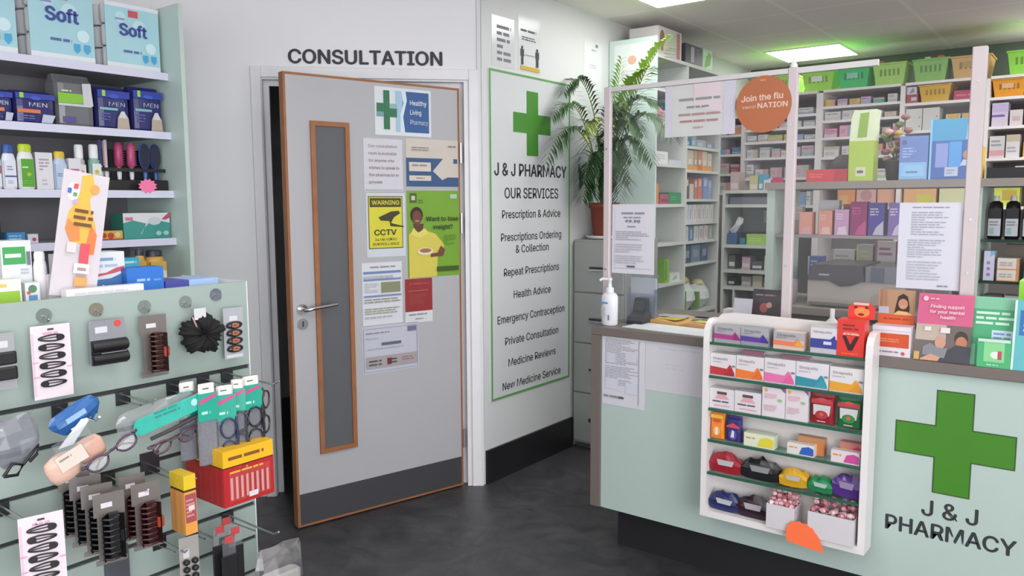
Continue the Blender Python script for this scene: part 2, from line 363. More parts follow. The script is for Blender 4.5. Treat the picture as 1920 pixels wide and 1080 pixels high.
on_door(.578, .733, .895, 1.113, 'notice', 'dark red notice with a white foot below the green poster', 'notice', 'd0d2d4',
 [('r', 0, .26, 1, 1, '8e2f30'), ('l', .15, .85, .9, .92, 1, 'a44a48'), ('r', .12, .72, .85, .735, 'b06a66'), ('l', .15, .42, .85, .66, 6, '9a4640'), ('l', .12, .16, .9, .22, 1, '85878a'), ('l', .35, .06, .7, .12, 1, '97999c')])
on_door(.342, .648, .672, .9, 'certificate', 'landscape certificate with purple border taped low on the door', 'certificate', 'b9bcc8',
 [('r', .02, .03, .98, .04, '8f8aa0'), ('r', .02, .94, .98, .95, '9a7f9a'), ('r', .02, .03, .03, .95, '8f8aa0'), ('r', .97, .03, .98, .95, '8f8aa0'), ('r', .8, .82, .96, .93, '6f7088'), ('l', .06, .83, .5, .88, 1, '8a7f92'), ('l', .06, .72, .3, .76, 1, 'a0a0aa'),
  ('r', .33, .58, .68, .64, '5f6270'), ('l', .08, .5, .9, .54, 1, 'a3a3b0'), ('r', .06, .12, .96, .36, 'a39a9d'), ('l', .1, .15, .36, .3, 2, '54504f'), ('r', .42, .16, .5, .3, '6a3038'), ('l', .5, .17, .62, .3, 2, '46484a'), ('l', .68, .2, .94, .3, 2, '8e7478')])

# wall lettering over the door
g = G(); g.text('CONSULTATION', 0, .03, .064, INK(), -.001, w=.737, bold=.024)
one(g, 'wall_sign', 'dark grey capital lettering on the wall above the open door', 'sign', (-2.959, 2.7065, 2.16), 45)

# ------------------------------------------------------------------ services sign and sheets above it
GR = M('43862c', .45); GB = M('5a9e52', .5)
t = empty('services_sign', 'tall white services board with a green cross and green border', 'sign', (-2.5645, 3.5395, .437), 90)
W, H = .745, 1.722; g = G(); g.box(-W/2, -.004, 0, W/2, 0, H, M((205, 209, 211), .3, 0, .01, 2))
for s, zc, wd, h, b in (('J & J PHARMACY', 1.655, .67, .064, .02), ('OUR SERVICES', 1.532, .5, .055, .013), ('Prescription & Advice', 1.42, .545, .042, .012), ('Prescriptions Ordering', 1.299, .566, .041, .012), ('& Collection', 1.232, .31, .041, .012),
    ('Repeat Prescriptions', 1.112, .52, .041, .012), ('Health Advice', .988, .35, .041, .012), ('Emergency Contraception', .862, .635, .041, .012), ('Private Consultation', .74, .505, .041, .012), ('Medicine Reviews', .62, .45, .041, .012), ('New Medicine Service', .497, .555, .041, .012)):
    g.text(s, 0, zc-.437, h, INK(), -.0046, w=wd, bold=b)
part(g, 'board', t)
g = G(); e = .011
for q in ((-W/2, 0, W/2, e), (-W/2, H-e, W/2, H), (-W/2, e, -W/2+e, H-e), (W/2-e, e, W/2, H-e)): g.box(q[0], -.006, q[1], q[2], -.0041, q[3], GB)
part(g, 'border', t)
def cross(a, b, cz, mat, y, t, edge=None, bw=.005):
    pts = [(-b, -a), (b, -a), (b, -b), (a, -b), (a, b), (b, b), (b, a), (-b, a), (-b, b), (-a, b), (-a, -b), (-b, -b)]
    g = G(); g.poly([(x, z+cz) for x, z in pts], y, mat, t)
    if edge:
        s = [(x*(a+bw)/a if abs(x) == a else x*(b+bw)/b, z*(a+bw)/a if abs(z) == a else z*(b+bw)/b) for x, z in pts]
        g.poly([(x, z+cz) for x, z in s], y+t*.6, edge, t*.4)
    return g
part(cross(.172, .052, 1.907-.437, GR, -.0062, .002), 'green_cross', t)
def on_services(y0, y1, z0, z1, name, label, cat, col, items, mat=None):
    return one(sheet(y1-y0, z1-z0, col, items, mat=mat, rough=.2), name, label, cat, (-2.5648, (y0+y1)/2, z0), 90)
on_services(3.195, 3.385, 2.178, 2.43, 'notice', 'shiny white notice of large grey lettering near the wall corner above the services board', 'notice', 'd3d6d8', [('l', .22, .08, .92, .85, 6, '787d86')])
on_services(3.42, 3.62, 2.178, 2.468, 'notice', 'distancing notice with two black figures and a yellow strip', 'notice', 'd8dbdd',
 [('l', .1, .7, .9, .78, 1, '5c6064'), ('l', .15, .56, .85, .64, 2, '4a4c50'), ('c', .16, .43, .045, '33363a'), ('p', [(.08, .27), (.24, .27), (.24, .4), (.08, .4)], '33363a'), ('r', .11, .12, .21, .27, '33363a'),
  ('c', .84, .43, .045, '33363a'), ('p', [(.76, .27), (.92, .27), (.92, .4), (.76, .4)], '33363a'), ('r', .79, .12, .89, .27, '33363a'), ('r', .28, .3, .72, .315, '9a9ea2'), ('r', .08, .03, .94, .1, 'c8a838')])
on_services(4.07, 4.275, 2.15, 2.44, 'notice', 'faint white notice on the wall above the palm', 'notice', 'dfe2e4', [('l', .4, .8, .75, .86, 1, 'a9adb2'), ('l', .3, .45, .8, .55, 2, 'bfc3c8'), ('r', .62, .9, .75, .96, '7d8288')])

# ------------------------------------------------------------------ wall shelving by the consultation door
PALE = M((190, 208, 200), .45, 0, .02, 3); SHELFW = M((212, 212, 232), .4, 0, .02, 3)
t = empty('shelving_unit', 'pale green wall shelving with lilac white shelf edges beside the consultation door', 'shelving', (-3.4, .8, 0))
def up(g): # world coordinates into the unit's own
    g.v = [(x+3.4, y-.8, z) for x, y, z in g.v]; return g
part(up(G().box(-3.62, 1.816, 0, -3.1, 1.834, 2.3, PALE)), 'end_panel', t)
bk = G(); bk.box(-3.62, -.6, .1, -3.605, 1.815, 2.3, M((118, 117, 122), .6))
part(up(bk), 'back_panel', t)
for z in (2.027, 1.783, 1.538, 1.338, 1.155):
    g = G(); g.box(-3.604, -.6, z-.02, -3.206, 1.815, z, M((170, 170, 174), .5)); g.box(-3.206, -.6, z-.029, -3.2, 1.815, z+.001, SHELFW)
    part(up(g), 'shelf', t)
g = G(); g.box(-3.6, -.6, 0, -3.2, 1.815, .1, M((90, 90, 94), .6)); part(up(g), 'plinth', t)

def on_x(X, y0, y1, z, g, name, label, cat, group=None, rot=90., kind=None):
    return one(g, name, label, cat, (X, (y0+y1)/2, z), rot, group, kind)
# toilet roll packs: a wrapped block of nine rolls
def roll_pack(w, h, d):
    g = G(); wm = M((226, 228, 230), .35, 0, .03); n = 3
    for i in range(n):
        for j in range(3):
            x = -w/2+w*(i+.5)/n
            g.lathe([(w/n*.42, h*j/3+.004), (w/n*.49, h*j/3+.012), (w/n*.49, h*(j+1)/3-.012), (w/n*.42, h*(j+1)/3-.003)], wm, 14, (x, w/n*.5, 0))
            g.lathe([(w/n*.42, h*j/3+.004), (w/n*.49, h*j/3+.012), (w/n*.49, h*(j+1)/3-.012), (w/n*.42, h*(j+1)/3-.003)], wm, 14, (x, w/n*1.5, 0))
    b = G(); b.box(-w/2, .0, .006, w/2, .004, h-.006, M('a9d3dc', .3)); F = b
    F.deco(w, h, [('r', 0, .012, 1, .09, 'dfe6ea'), ('r', 0, .93, 1, .99, 'dde4e8'), ('c', .28, .78, .1, 'bfe0e8'), ('c', .62, .66, .13, 'bfe0e8'), ('c', .82, .36, .1, 'cfe8ee'), ('r', .42, .8, .6, .9, 'cc5563'),
      ('l', .18, .72, .4, .78, 1, '8a9ac0'), ('t', 'Soft', .5, .6, .17, '3f4f96', .5, .03), ('l', .3, .24, .68, .31, 1, '5f6aa4'), ('p', [(.66, .25), (.76, .25), (.76, .17), (.71, .12), (.66, .17)], '4ba6d2'), ('p', [(.82, .25), (.92, .25), (.92, .17), (.87, .12), (.82, .17)], '4ba6d2')], y=-.0)
    return g, b
def place_pack(y0, y1, h, label):
    w = y1-y0; a, b = roll_pack(w, h, .2); r = empty('toilet_roll_pack', label, 'toilet rolls', (-3.235, (y0+y1)/2, 2.028), 90, 'toilet roll packs on the top shelf')
    part(a, 'rolls', r); part(b, 'wrapper', r)
place_pack(1.302, 1.535, .285, 'pale blue nine roll toilet tissue pack in the middle of the top shelf')
place_pack(1.582, 1.803, .262, 'pale blue toilet tissue pack against the green end panel on the top shelf')
place_pack(1.02, 1.258, .285, 'pale blue toilet tissue pack cut off by the photo edge on the top shelf')

# soft packs with pinched tops
def soft_pack(w, d, h, col, items, rough=.3, top=.35):
    g = G(); n = 12; rs = []
    for v, s in ((0, .9), (.06, 1), (.5, 1.03), (.82, .97), (.95, top*1.3), (1, top)):
        rs.append([(math.copysign(abs(math.cos(a))**.35, math.cos(a))*w/2*(1 if v < .9 else .98), d/2+math.copysign(abs(math.sin(a))**.35, math.sin(a))*d/2*s, v*h) for a in [2*math.pi*(i+.5)/n for i in range(n)]])
    g.loft(rs, M(col, rough), True); g.deco(w*.96, h*.92, items, y=-.0035); return g
NV = '2b2d68'
men = [('r', 0, .8, 1, .98, '3142a0'), ('r', .14, .83, .24, .98, '9ccf3a'), ('c', .5, .84, .16, '3f5ac0', .4), ('t', 'MEN', .58, .64, .1, 'a9adc8', .5), ('r', .04, .48, .6, .54, '7fb8b8'), ('l', .1, .2, .4, .42, 3, '5a5f9c'), ('p', [(.55, .02), (.58, .3), (.68, .45), (.8, .45), (.92, .3), (.95, .02)], 'b8a898'), ('p', [(.62, .3), (.7, .47), (.8, .47), (.88, .3)], 'd0d0d4')]
low = [('r', 0, .8, 1, .98, '3142a0'), ('r', .1, .82, .2, .99, '9ccf3a'), ('c', .5, .83, .13, '3f5ac0', .4), ('t', 'MEN', .55, .62, .13, 'c2c5d8', .46), ('r', .02, .34, .6, .46, 'd8764e'), ('l', .1, .12, .5, .28, 2, '6a6fa8'), ('p', [(.6, .04), (.66, .32), (.98, .3), (.88, .04)], 'b9c2d4')]
for y0, y1, h, it, lb in ((1.15, 1.229, .118, low, 'low navy pads pack cut by the photo edge on the second shelf'), (1.234, 1.376, .122, low, 'low navy pads pack with orange band beside the grey green pack'),
        (1.53, 1.664, .168, men, 'navy pants pack next to the grey green pack on the second shelf'), (1.674, 1.805, .182, men, 'navy pants pack against the green end panel on the second shelf')):
    on_x(-3.235, y0, y1, 1.784, soft_pack(y1-y0, .11, h, NV, it), 'incontinence_pack', lb, 'hygiene pack', 'navy hygiene packs on the second shelf')
on_x(-3.24, 1.384, 1.526, 1.784, soft_pack(.142, .12, .2, '6f7276', [('r', 0, .48, .78, .68, '86bf3a'), ('l', .1, .7, .4, .76, 1, 'd0e0b0'), ('r', 0, .42, .9, .47, 'c9ccd0'), ('p', [(.68, .45), (.66, .9), (.9, .92), (.95, .45)], 'c8c9cc'), ('r', .1, .08, .45, .2, '5b4f8e')], .25), 'hygiene_pack', 'tall grey and lime pack between the navy packs', 'hygiene pack')

# bottles on the third shelf
def bottle(w, h, body, cap, items=(), capf=.16, shoulder=.82, sy=.55, capw=.8, lab=None):
    """flattened bottle: returns body geometry and cap geometry"""
    r = w/2; g = G(); b = G(); hb = h*(1-capf)
    g.lathe([(r*.86, 0), (r*.98, .006), (r, h*.05), (r*.99, hb*shoulder), (r*.86, hb*.94), (r*capw*.9, hb)], M(body, .3), 20, (0, r*sy, 0), 1, sy)
    b.lathe([(r*capw, hb), (r*capw, h-.006), (r*capw*.8, h)], M(cap, .35), 20, (0, r*sy, 0), 1, sy)
    if items: g.box(-w*.4, -.0014, h*.06, w*.4, r*sy*.5, hb*.8, M(lab or body, .35)); g.deco(w*.8, hb*.74, items, y=-.0016, z0=h*.06)
    return g, b
def put_bottle(X, y0, y1, z, h, name, label, body, cap, items=(), rot=90, group=None, **k):
    w = y1-y0; a, b = bottle(w, h, body, cap, items, **k); r = empty(name, label, 'bottle', (X, (y0+y1)/2, z), rot, group)
    part(a, 'body', r); part(b, 'cap', r); return r
Z3 = 1.539
put_bottle(-3.235, 1.135, 1.178, Z3, .155, 'shampoo_bottle', 'white shampoo bottle with red mark cut by the photo edge', 'd8dbe2', '3c5ea8', [('r', .5, .5, .98, .8, 'b04a5a')])
put_bottle(-3.235, 1.18, 1.228, Z3, .164, 'shampoo_bottle', 'white shampoo bottle with blue cap and navy stripe', 'dde0ea', '2c4f9c', [('l', .2, .6, .8, .8, 2, '8f98b8'), ('r', 0, .36, 1, .42, '4a5a8c'), ('l', .2, .1, .8, .25, 2, 'a9afc6')], capf=.2)
put_bottle(-3.235, 1.232, 1.29, Z3, .168, 'shampoo_bottle', 'white bottle with lime cap and green front on the third shelf', 'dfe3e0', 'b8cf30', [('r', .06, 0, .98, 1, '559f2c'), ('l', .14, .65, .7, .75, 1, 'd8e8c8'), ('c', .6, .45, .16, 'a8b838'), ('l', .1, .1, .9, .25, 2, '6fae48')], sy=.5, capf=.17)
on_x(-3.24, 1.293, 1.353, Z3, carton(.06, .05, .14, 'd9d8dc', [('l', .2, .5, .8, .85, 4, 'a59ca8'), ('l', .3, .1, .7, .3, 2, 'bab6be')], side='a9a8ae'), 'carton', 'tall plain white carton beside the lime capped bottle', 'box')
put_bottle(-3.24, 1.358, 1.408, Z3, .147, 'lotion_bottle', 'pale blue lotion bottle with yellow cap', 'b9c8de', 'd8bc3c', [('l', .1, .45, .9, .62, 2, '6f86b0')], capf=.17)
on_x(-3.235, 1.41, 1.455, Z3, carton(.045, .04, .122, 'dcd8de', [('r', 0, .02, 1, .14, '8a3a5c'), ('l', .08, .35, .92, .7, 3, 'b86a92')]), 'carton', 'small white carton with purple foot beside the yellow capped bottle', 'box')
put_bottle(-3.25, 1.444, 1.484, Z3, .178, 'spray_can', 'white spray can with orange fruit print on the third shelf', 'd9dcdc', 'e4e6e8', [('c', .5, .62, .3, 'd89a3a'), ('r', 0, 0, 1, .4, 'd8b878')], sy=1, capf=.3, shoulder=.95)
put_bottle(-3.25, 1.5, 1.543, Z3, .182, 'spray_can', 'white and mint spray can beside the hairbrush stand', 'a9cfc0', 'e6e8ea', [('r', 0, .55, 1, 1, 'dde2e0'), ('c', .5, .66, .26, 'c8b840'), ('r', 0, .36, 1, .42, '4f7a72')], sy=1, capf=.3, shoulder=.95)
# hairbrush stand
t = empty('hairbrush_stand', 'black counter stand holding hairbrushes on the third shelf', 'stand', (-3.235, 1.674, Z3), 90)
g = G(); g.box(-.138, 0, 0, .138, .1, .044, BLACK(), .004); g.box(-.138, .09, .044, .138, .1, .17, BLACK()); part(g, 'tray', t)
g = G(); g.box(-.138, .02, .078, .138, .026, .092, BLACK()); part(g, 'rail', t)
def brush(x, kind, col, label):
    r = empty('hairbrush', label, 'hairbrush', (-3.235-.045, 1.674+x, Z3+.0445), 90, 'hairbrushes in the black stand')
    cm = M(col, .35); g = G(); g.tube([(0, 0, 0), (0, 0, .028), (0, 0, .055)], [.008, .01, .006], M('d8d8dc' if kind != 'p' else col, .35), 8); part(g, 'handle', r)
    g = G()
    if kind == 'r':
        g.lathe([(.009, .05), (.017, .06), (.017, .14), (.01, .152)], cm, 14)
        for k in range(8):
            for i in range(10):
                a = 2*math.pi*i/10; g.box(.017*math.cos(a)-.0008, .017*math.sin(a)-.0008, .062+k*.01, .0225*math.cos(a)+.0008 if math.cos(a) > 0 else .017*math.cos(a)+.0008, .017*math.sin(a)+.0008, .0636+k*.01, cm)
    elif kind == 'p':
        pts = [(.019*math.cos(a)*1.15, .1+.052*math.sin(a)) for a in [2*math.pi*i/20 for i in range(20)]]; g.poly(pts, -.006, M('22253c', .4), .008); g.poly([(x_*1.12, .1+(z_-.1)*1.06) for x_, z_ in pts], -.002, cm, .006)
    else:
        g.box(-.006, -.004, .05, .006, .004, .16, cm, .002)
        for k in range(22): g.box(-.012, -.001, .056+k*.0046, -.006, .001, .058+k*.0046, cm)
    part(g, 'head', r)
brush(-.1, 'c', 'c9b4bc', 'slim white and pink tail comb in the black stand')
brush(-.122, 'c', '34406a', 'slim dark blue tail comb at the end of the black stand')
brush(-.048, 'r', 'a83a68', 'pink round hairbrush beside the tail comb')
brush(.004, 'r', 'b04a74', 'deep pink round hairbrush beside the blue rimmed brush')
brush(.062, 'p', '3c66b8', 'small blue rimmed paddle brush in the black stand')
brush(.108, 'p', '2c4fa0', 'large dark paddle brush beside the green end panel')
st = []
for i in range(24):
    a = 2*math.pi*i/24; q = .042 if i % 2 else .032; st.append((q*math.cos(a), .03+q*.75*math.sin(a)))
g = G(); g.poly(st, -.001, M('f27aa6', .5), .001); one(g, 'price_star', 'bright pink star card on the third shelf edge', 'price card', (-3.1985, 1.7, 1.527), 90)

# fourth shelf
Z4 = 1.339
put_bottle(-3.235, 1.11, 1.166, Z4, .165, 'medicine_bottle', 'dark green bottle cut by the photo edge on the fourth shelf', '24453c', 'c9c0a0', (), sy=.9)
on_x(-3.235, 1.178, 1.237, Z4, carton(.06, .05, .042, '3a82b8', [('l', .1, .3, .9, .8, 2, '8fc0dc')]), 'carton', 'small blue carton low on the fourth shelf', 'box')
on_x(-3.235, 1.247, 1.282, Z4, carton(.035, .04, .034, 'c9cfdc', [('c', .6, .4, .2, 'b83a4a')]), 'carton', 'small white carton with red dot beside the leaflet stand', 'box')
on_x(-3.235, 1.43, 1.489, Z4, carton(.06, .05, .033, '7a4f9c', [('r', 0, .6, 1, .95, 'b49ad0'), ('l', .1, .2, .9, .5, 1, 'c9b8dc')]), 'carton', 'purple carton under another on the fourth shelf', 'box')
on_x(-3.238, 1.435, 1.478, Z4+.034, carton(.045, .045, .028, '9a78b8', [('r', 0, .5, 1, 1, 'c9b8d8')]), 'carton', 'lilac carton lying on top of a purple carton', 'box')
on_x(-3.235, 1.494, 1.604, Z4, carton(.108, .06, .037, 'cfa83c', [('c', .3, .5, .1, 'a83a2c'), ('c', .55, .45, .12, 'b8402f'), ('c', .8, .55, .1, 'd8c8a0'), ('r', 0, 0, 1, .12, 'b03a2c')]), 'carton', 'yellow carton with red print beside the glove box', 'box')
on_x(-3.235, 1.607, 1.808, Z4, carton(.2, .1, .107, '3f948c', [('p', [(0, .62), (.2, .72), (.5, .58), (.7, .72), (1, .6), (1, 1), (0, 1)], 'd8d8dc'), ('p', [(.35, .15), (.42, .4), (.55, .62), (.75, .6), (.8, .75), (.6, .78), (.48, .6), (.38, .2)], 'c9cdd0'), ('c', .66, .68, .14, 'c4cbd0', .6), ('p', [(.82, .75), (.98, 1), (1, 1), (1, .8), (.9, .72)], 'b84a6c'), ('r', .04, .72, .2, .84, 'c9788a'), ('c', .74, .2, .06, '9fc8c4', .8), ('c', .9, .2, .06, '9fc8c4', .8)], side='2f7a68'), 'glove_box', 'teal and white disposable glove box on the fourth shelf', 'box')
# bottom shelf jars behind the gondola
Z5 = 1.156
for y0, y1, h, lb in ((1.596, 1.638, .15, 'slim yellow labelled jar beside the broad vitamin jar'), (1.645, 1.727, .14, 'broad yellow labelled vitamin jar with dark lid near the end panel')):
    put_bottle(-3.12, y0, y1, Z5, h, 'vitamin_jar', lb, 'c9a050', '2a2c3c', [('r', 0, 0, 1, .55, 'ddd2b8'), ('r', 0, .55, 1, 1, 'c8a23c'), ('l', .2, .15, .8, .4, 2, '8a8478')], sy=.8, capf=.2)
on_x(-3.1, 1.53, 1.598, Z5, carton(.066, .05, .115, '3fb4d4', [('l', .1, .78, .9, .92, 1, 'c8e8f0')]), 'carton', 'bright cyan carton behind the toothpaste box', 'box')

# ------------------------------------------------------------------ slatwall gondola with hanging goods
GX, GZ = -1.96, 1.262
SLAT = M((152, 166, 160), .4, 0, .02, 3); GROOVE = M((52, 54, 56), .5)
t = empty('display_gondola', 'pale green slatted display gondola with black grooves and hanging goods', 'display stand', (GX, .5, 0), 90)
g = G(); zs = [0.1, .2, .302, .404, .506, .608, .712, .815, .916, 1.017]
edges = [.02]+zs+[GZ]
for i in range(len(edges)-1):
    a = edges[i]+(.006 if i else 0); b = edges[i+1]-(.006 if i < len(edges)-2 else 0); g.box(-.9, 0, a, .815, .014, b, SLAT)
for z in zs: g.box(-.9, .008, z-.006, .815, .0139, z+.006, GROOVE)
part(g, 'slat_panel', t)
part(G().box(-.9, .0142, .0, .8145, .34, 1.245, M((196, 206, 202), .5)), 'carcass', t)
part(G().box(.8152, 0, .0, .818, .34, GZ, M((222, 226, 226), .4)), 'edge_strip', t)
def P(X, Y, z): return (X, Y, z)
# goods standing on the gondola top
ZT = 1.246
def gt(y0, y1, h, g, name, label, cat, X=-2.08, rot=90): return on_x(X, y0, y1, ZT, g, name, label, cat, None, rot)
t = empty('leaflet_stand', 'leaning white leaflet stand with an orange torso figure and red capsules', 'stand', (-2.03, .872, ZT+.006), 90)
g = G(); g.box(-.055, -.002, .004, .055, 0, .312, M((200, 192, 198), .4))
W_, H_ = .11, .312
g.deco(W_, H_, [('c', .25, .84, .13, 'dcd6dc', 1.6), ('p', [(.4, .97), (.62, 1.0), (.72, .86), (.62, .8), (.66, .72), (.8, .6), (.86, .5), (.82, .38), (.62, .36), (.5, .44), (.3, .44), (.16, .54), (.2, .68), (.34, .76), (.4, .86)], 'e3ae4c'),
   ('p', [(.7, .6), (.86, .52), (.84, .36), (.6, .35), (.66, .48)], 'dc7a4a'), ('p', [(.16, .54), (.3, .44), (.5, .46), (.46, .56), (.2, .62)], 'e2854c'), ('c', .7, .88, .1, 'dd9a58', 1.1), ('r', .12, .82, .2, .86, '3f66b0'), ('r', .24, .86, .33, .9, 'c85050'), ('r', .24, .8, .32, .83, '5f9a50'), ('c', .3, .76, .05, 'b8a0c8'),
   ('l', .28, .56, .74, .72, 3, '6a4a28', 1), ('r', .52, .28, .72, .44, 'd4505a'), ('p', [(.42, .2), (.42, .28), (.76, .28), (.76, .2)], 'ddd2d2'), ('l', .5, .16, .72, .26, 2, 'a08c84'), ('r', .46, .1, .74, .17, 'e0985a'), ('r', .22, .36, .42, .44, 'd6cac8'), ('l', .3, .04, .86, .07, 1, 'd09aa0')], y=-.002)
c = part(g, 'front_card', t); c.rotation_euler = (R(-1), R(10.5), 0)
g = G(); g.box(-.04, .03, -.0055, .04, .05, .06, M((204, 200, 204), .4)); part(g, 'foot', t)
def box_on_top(y0, y1, h, col, items, label, X=-2.08, d=.07, name='carton', cat='box', side=None, rot=90): return gt(y0, y1, h, carton(y1-y0, d, h, col, items, side=side), name, label, cat, X, rot)
box_on_top(.893, .933, .108, 'd6d2d8', [('l', .2, .2, .8, .9, 8, 'bcb4bc'), ('p', [(.1, .04), (.3, .04), (.2, .2)], '50525c')], 'narrow grey white carton beside the orange leaflet stand', X=-2.13)
box_on_top(.937, 1.036, .112, 'd2d4dc', [('l', .08, .76, .96, .9, 1, '6f94b8'), ('l', .1, .62, .9, .74, 1, '9fb0c4'), ('p', [(0, .48), (.5, .52), (.75, .62), (.98, .66), (.98, .56), (.7, .5), (0, .4)], 'b8525c'), ('p', [(0, .02), (.4, .2), (.8, .12), (1, .3), (1, .52), (.6, .38), (0, .36)], '3f6ea4'), ('p', [(.1, .05), (.4, .25), (.6, .08)], 'c9ccd8')], 'white and blue toothpaste carton with red stripe', X=-2.09)
box_on_top(1.025, 1.126, .068, '2f6cbe', [('l', .26, .4, .64, .6, 1, '8fb4e0'), ('l', .72, .4, .92, .55, 1, '5f90d0')], 'plain bright blue carton on the gondola top', X=-2.06, d=.05)
box_on_top(.748, .814, .15, 'd0d4d4', [('r', .05, .62, .8, .9, '3f9a54'), ('l', .12, .7, .74, .82, 1, 'd8ecd8'), ('p', [(.1, .05), (.5, .14), (1, .08), (1, .32), (.5, .26), (.1, .32)], '4f9a70'), ('l', .6, .45, .95, .56, 2, 'a9aeb8'), ('r', .82, .6, .95, .82, '6a7078')], 'white and green carton with a green name panel', X=-2.1)
put_bottle(-2.075, .812, .842, ZT, .122, 'lotion_bottle', 'slim white lotion bottle beside the leaflet stand on the gondola', 'e2dfe3', 'e6e4e8', (), sy=.9)
box_on_top(.7, .768, .062, 'dadbd6', [('r', 0, .1, .95, .55, '86b032'), ('l', .1, .65, .6, .9, 1, 'd0b45a')], 'white and lime carton at the photo edge on the gondola', X=-2.05)
box_on_top(.778, .81, .05, 'd0d2d4', [('c', .5, .7, .3, '4f7a5a'), ('r', .2, .05, .8, .4, '5c86b0'), ('r', .1, .45, .35, .6, 'c05058')], 'tiny white carton with green and blue marks beside the lotion bottle', X=-2.055, d=.03)
box_on_top(.84, 1.03, .032, 'dcdade', [('l', .1, .2, .9, .8, 2, 'c4c2ca')], 'flat white carton lying along the gondola edge', X=-1.985, d=.028)
for y0, y1, c, lb in ((1.13, 1.195, '4a4a9c', 'navy leaflet lying flat on the gondola top'), (1.2, 1.29, '9fb8e2', 'pale blue leaflet lying flat at the end of the gondola top')):
    gt(y0, y1, .02, G().box(-(y1-y0)/2, 0, 0, (y1-y0)/2, .12, .024, M(c, .4)), 'leaflet_pad', lb, 'leaflet', -2.06)
box_on_top(.6, .69, .09, '8a8f98', [('p', [(0, .2), (.2, .8), (.5, .9), (.3, .1)], '50525a'), ('r', .6, .3, 1, .9, 'cfd2d4')], 'grey and white carton behind the lime carton', X=-2.13)

# ---- suction hooks and what hangs on them
def suction(y, z, col, label):
    r = empty('suction_hook', label, 'hook', (GX, y, z), 90, 'clear suction hooks on the gondola')
    g = G(); disc(g, 0, 0, .017, -.004, -.0002, glass('suction_'+col, lin(col), .12, .15)); part(g, 'cup', r)
    g = G(); g.tube([(0, -.004, 0), (0, -.012, -.001), (0, -.02, -.012), (0, -.026, -.006)], .0022, CHROME(), 6); part(g, 'hook', r)
suction(.777, 1.226, 'c9d8c8', 'clear suction hook over the hair clip card'); suction(.895, 1.227, 'd8cf9a', 'yellowish suction hook over the black headband card')
suction(1.015, 1.221, 'd0dcd0', 'clear suction hook over the brown claw clip card'); suction(1.127, 1.222, 'd0d8c8', 'clear suction hook over the black hair ruffle'); suction(1.217, 1.233, '8fa4c8', 'blue tinted suction hook over the small elastics card')
HX = GX+.028
def snap_card(parent_loc, rot, label, rows=6, hidden=None):
    r = empty('hair_clip_card', label, 'hair clips', parent_loc, rot, 'hair clip cards'); w, h = .084, .17
    g = sheet(w, h, 'dccfd6', [('l', .3, .86, .75, .92, 1, 'd09ab4'), ('r', .02, .05, .06, .9, 'd8b4c4'), ('r', .42, .93, .58, .955, '3a3234'), ('r', .0, .3, .14, .315, 'd890ac'), ('r', .0, .5, .14, .515, 'd890ac'), ('r', .86, .4, 1, .415, 'd890ac')]); part(g, 'card', r)
    for i in range(rows):
        z = .14-.021*i; s = 1 if i % 2 == 0 else -1; g = G(); m = BLACK()
        g.tube([(s*.027*math.cos(a), -.004, z+.0068*math.sin(a)*(1+.3*math.cos(a))) for a in [2*math.pi*q/20 for q in range(21)]], .0019, m, 5); g.tube([(s*.02, -.005, z+.001), (-s*.022, -.005, z)], .0012, m, 5)
        g.poly([(s*.0195+.0085*math.cos(a), z+.0072*math.sin(a)) for a in [2*math.pi*q/16 for q in range(16)]], -.0062, m, .004); part(g, 'snap_clip', r)
snap_card((HX, .777, 1.037), 88, 'pink and white card of black snap hair clips under the clear suction hook')
def header_card(w, h, col, items=()): return sheet(w, h, col, items, t=.0015)
# headband card
r = empty('headband_card', 'grey card with a wide black headband and red sticker', 'hair accessory', (HX, .905, 1.095), 88)
part(header_card(.084, .108, '86888e', [('c', .8, .9, .1, 'c8433f'), ('r', .16, .72, .5, .86, 'c9cacf')]), 'card', r)
g = G()
for zz in (.002, .032):
    g.loft([[(x, -.004-.02*math.sin(a), zz+.0145+.0145*math.cos(a)) for a in [math.pi*i/8 for i in range(9)]] for x in (-.042, -.02, .02, .042)], BLACK(), False, True, False)
g.box(-.04, -.012, .001, .04, -.002, .06, BLACK()); part(g, 'headband', r)
g = G(); g.box(-.026, -.0255, .0305, .034, -.024, .0325, M((120, 122, 126), .4)); part(g, 'clear_band', r)
def claw_clip(parent, h, w, col, teeth=8, y0=-.003):
    m = M(col, .3, 0, .2, 60); g = G()
    for s in (-1, 1):
        g.loft([[(s*w*.1+math.copysign(w*.36*math.sin(math.pi*v/6), s), y0-.005-.022*math.sin(math.pi*v/6), z) for v in range(7)] for z in [h*k/5 for k in range(6)]], m, False, True, False)
    for k in range(teeth):
        z = h*(k+.5)/teeth; g.tube([(-w*.46, y0-.02, z), (-w*.2, y0-.032, z), (w*.18, y0-.03, z), (w*.3, y0-.02, z)], [.0028, .0026, .0022, .0012], m, 6)
    g.box(-w*.12, y0-.016, 0, w*.3, y0-.004, h, m); part(g, 'jaws', parent)
    g = G(); g.box(w*.3, y0-.024, h*.36, w*.62, y0-.006, h*.64, M('a0402a', .3), .004) if col != '1c1c1e' else g.box(w*.3, y0-.024, h*.36, w*.62, y0-.006, h*.64, M('201d1e', .3), .004)
    part(g, 'grip', parent)
    g = G()
    for s in (0, 1): g.tube([(w*.1, y0-.014, h*(.9 if s else .1)), (w*.4, y0-.016, h*(.97 if s else .03)), (w*.45, y0-.016, h*(.8 if s else .2)), (w*.3, y0-.014, h*(.68 if s else .32))], .003, m, 6)
    part(g, 'wing', parent)
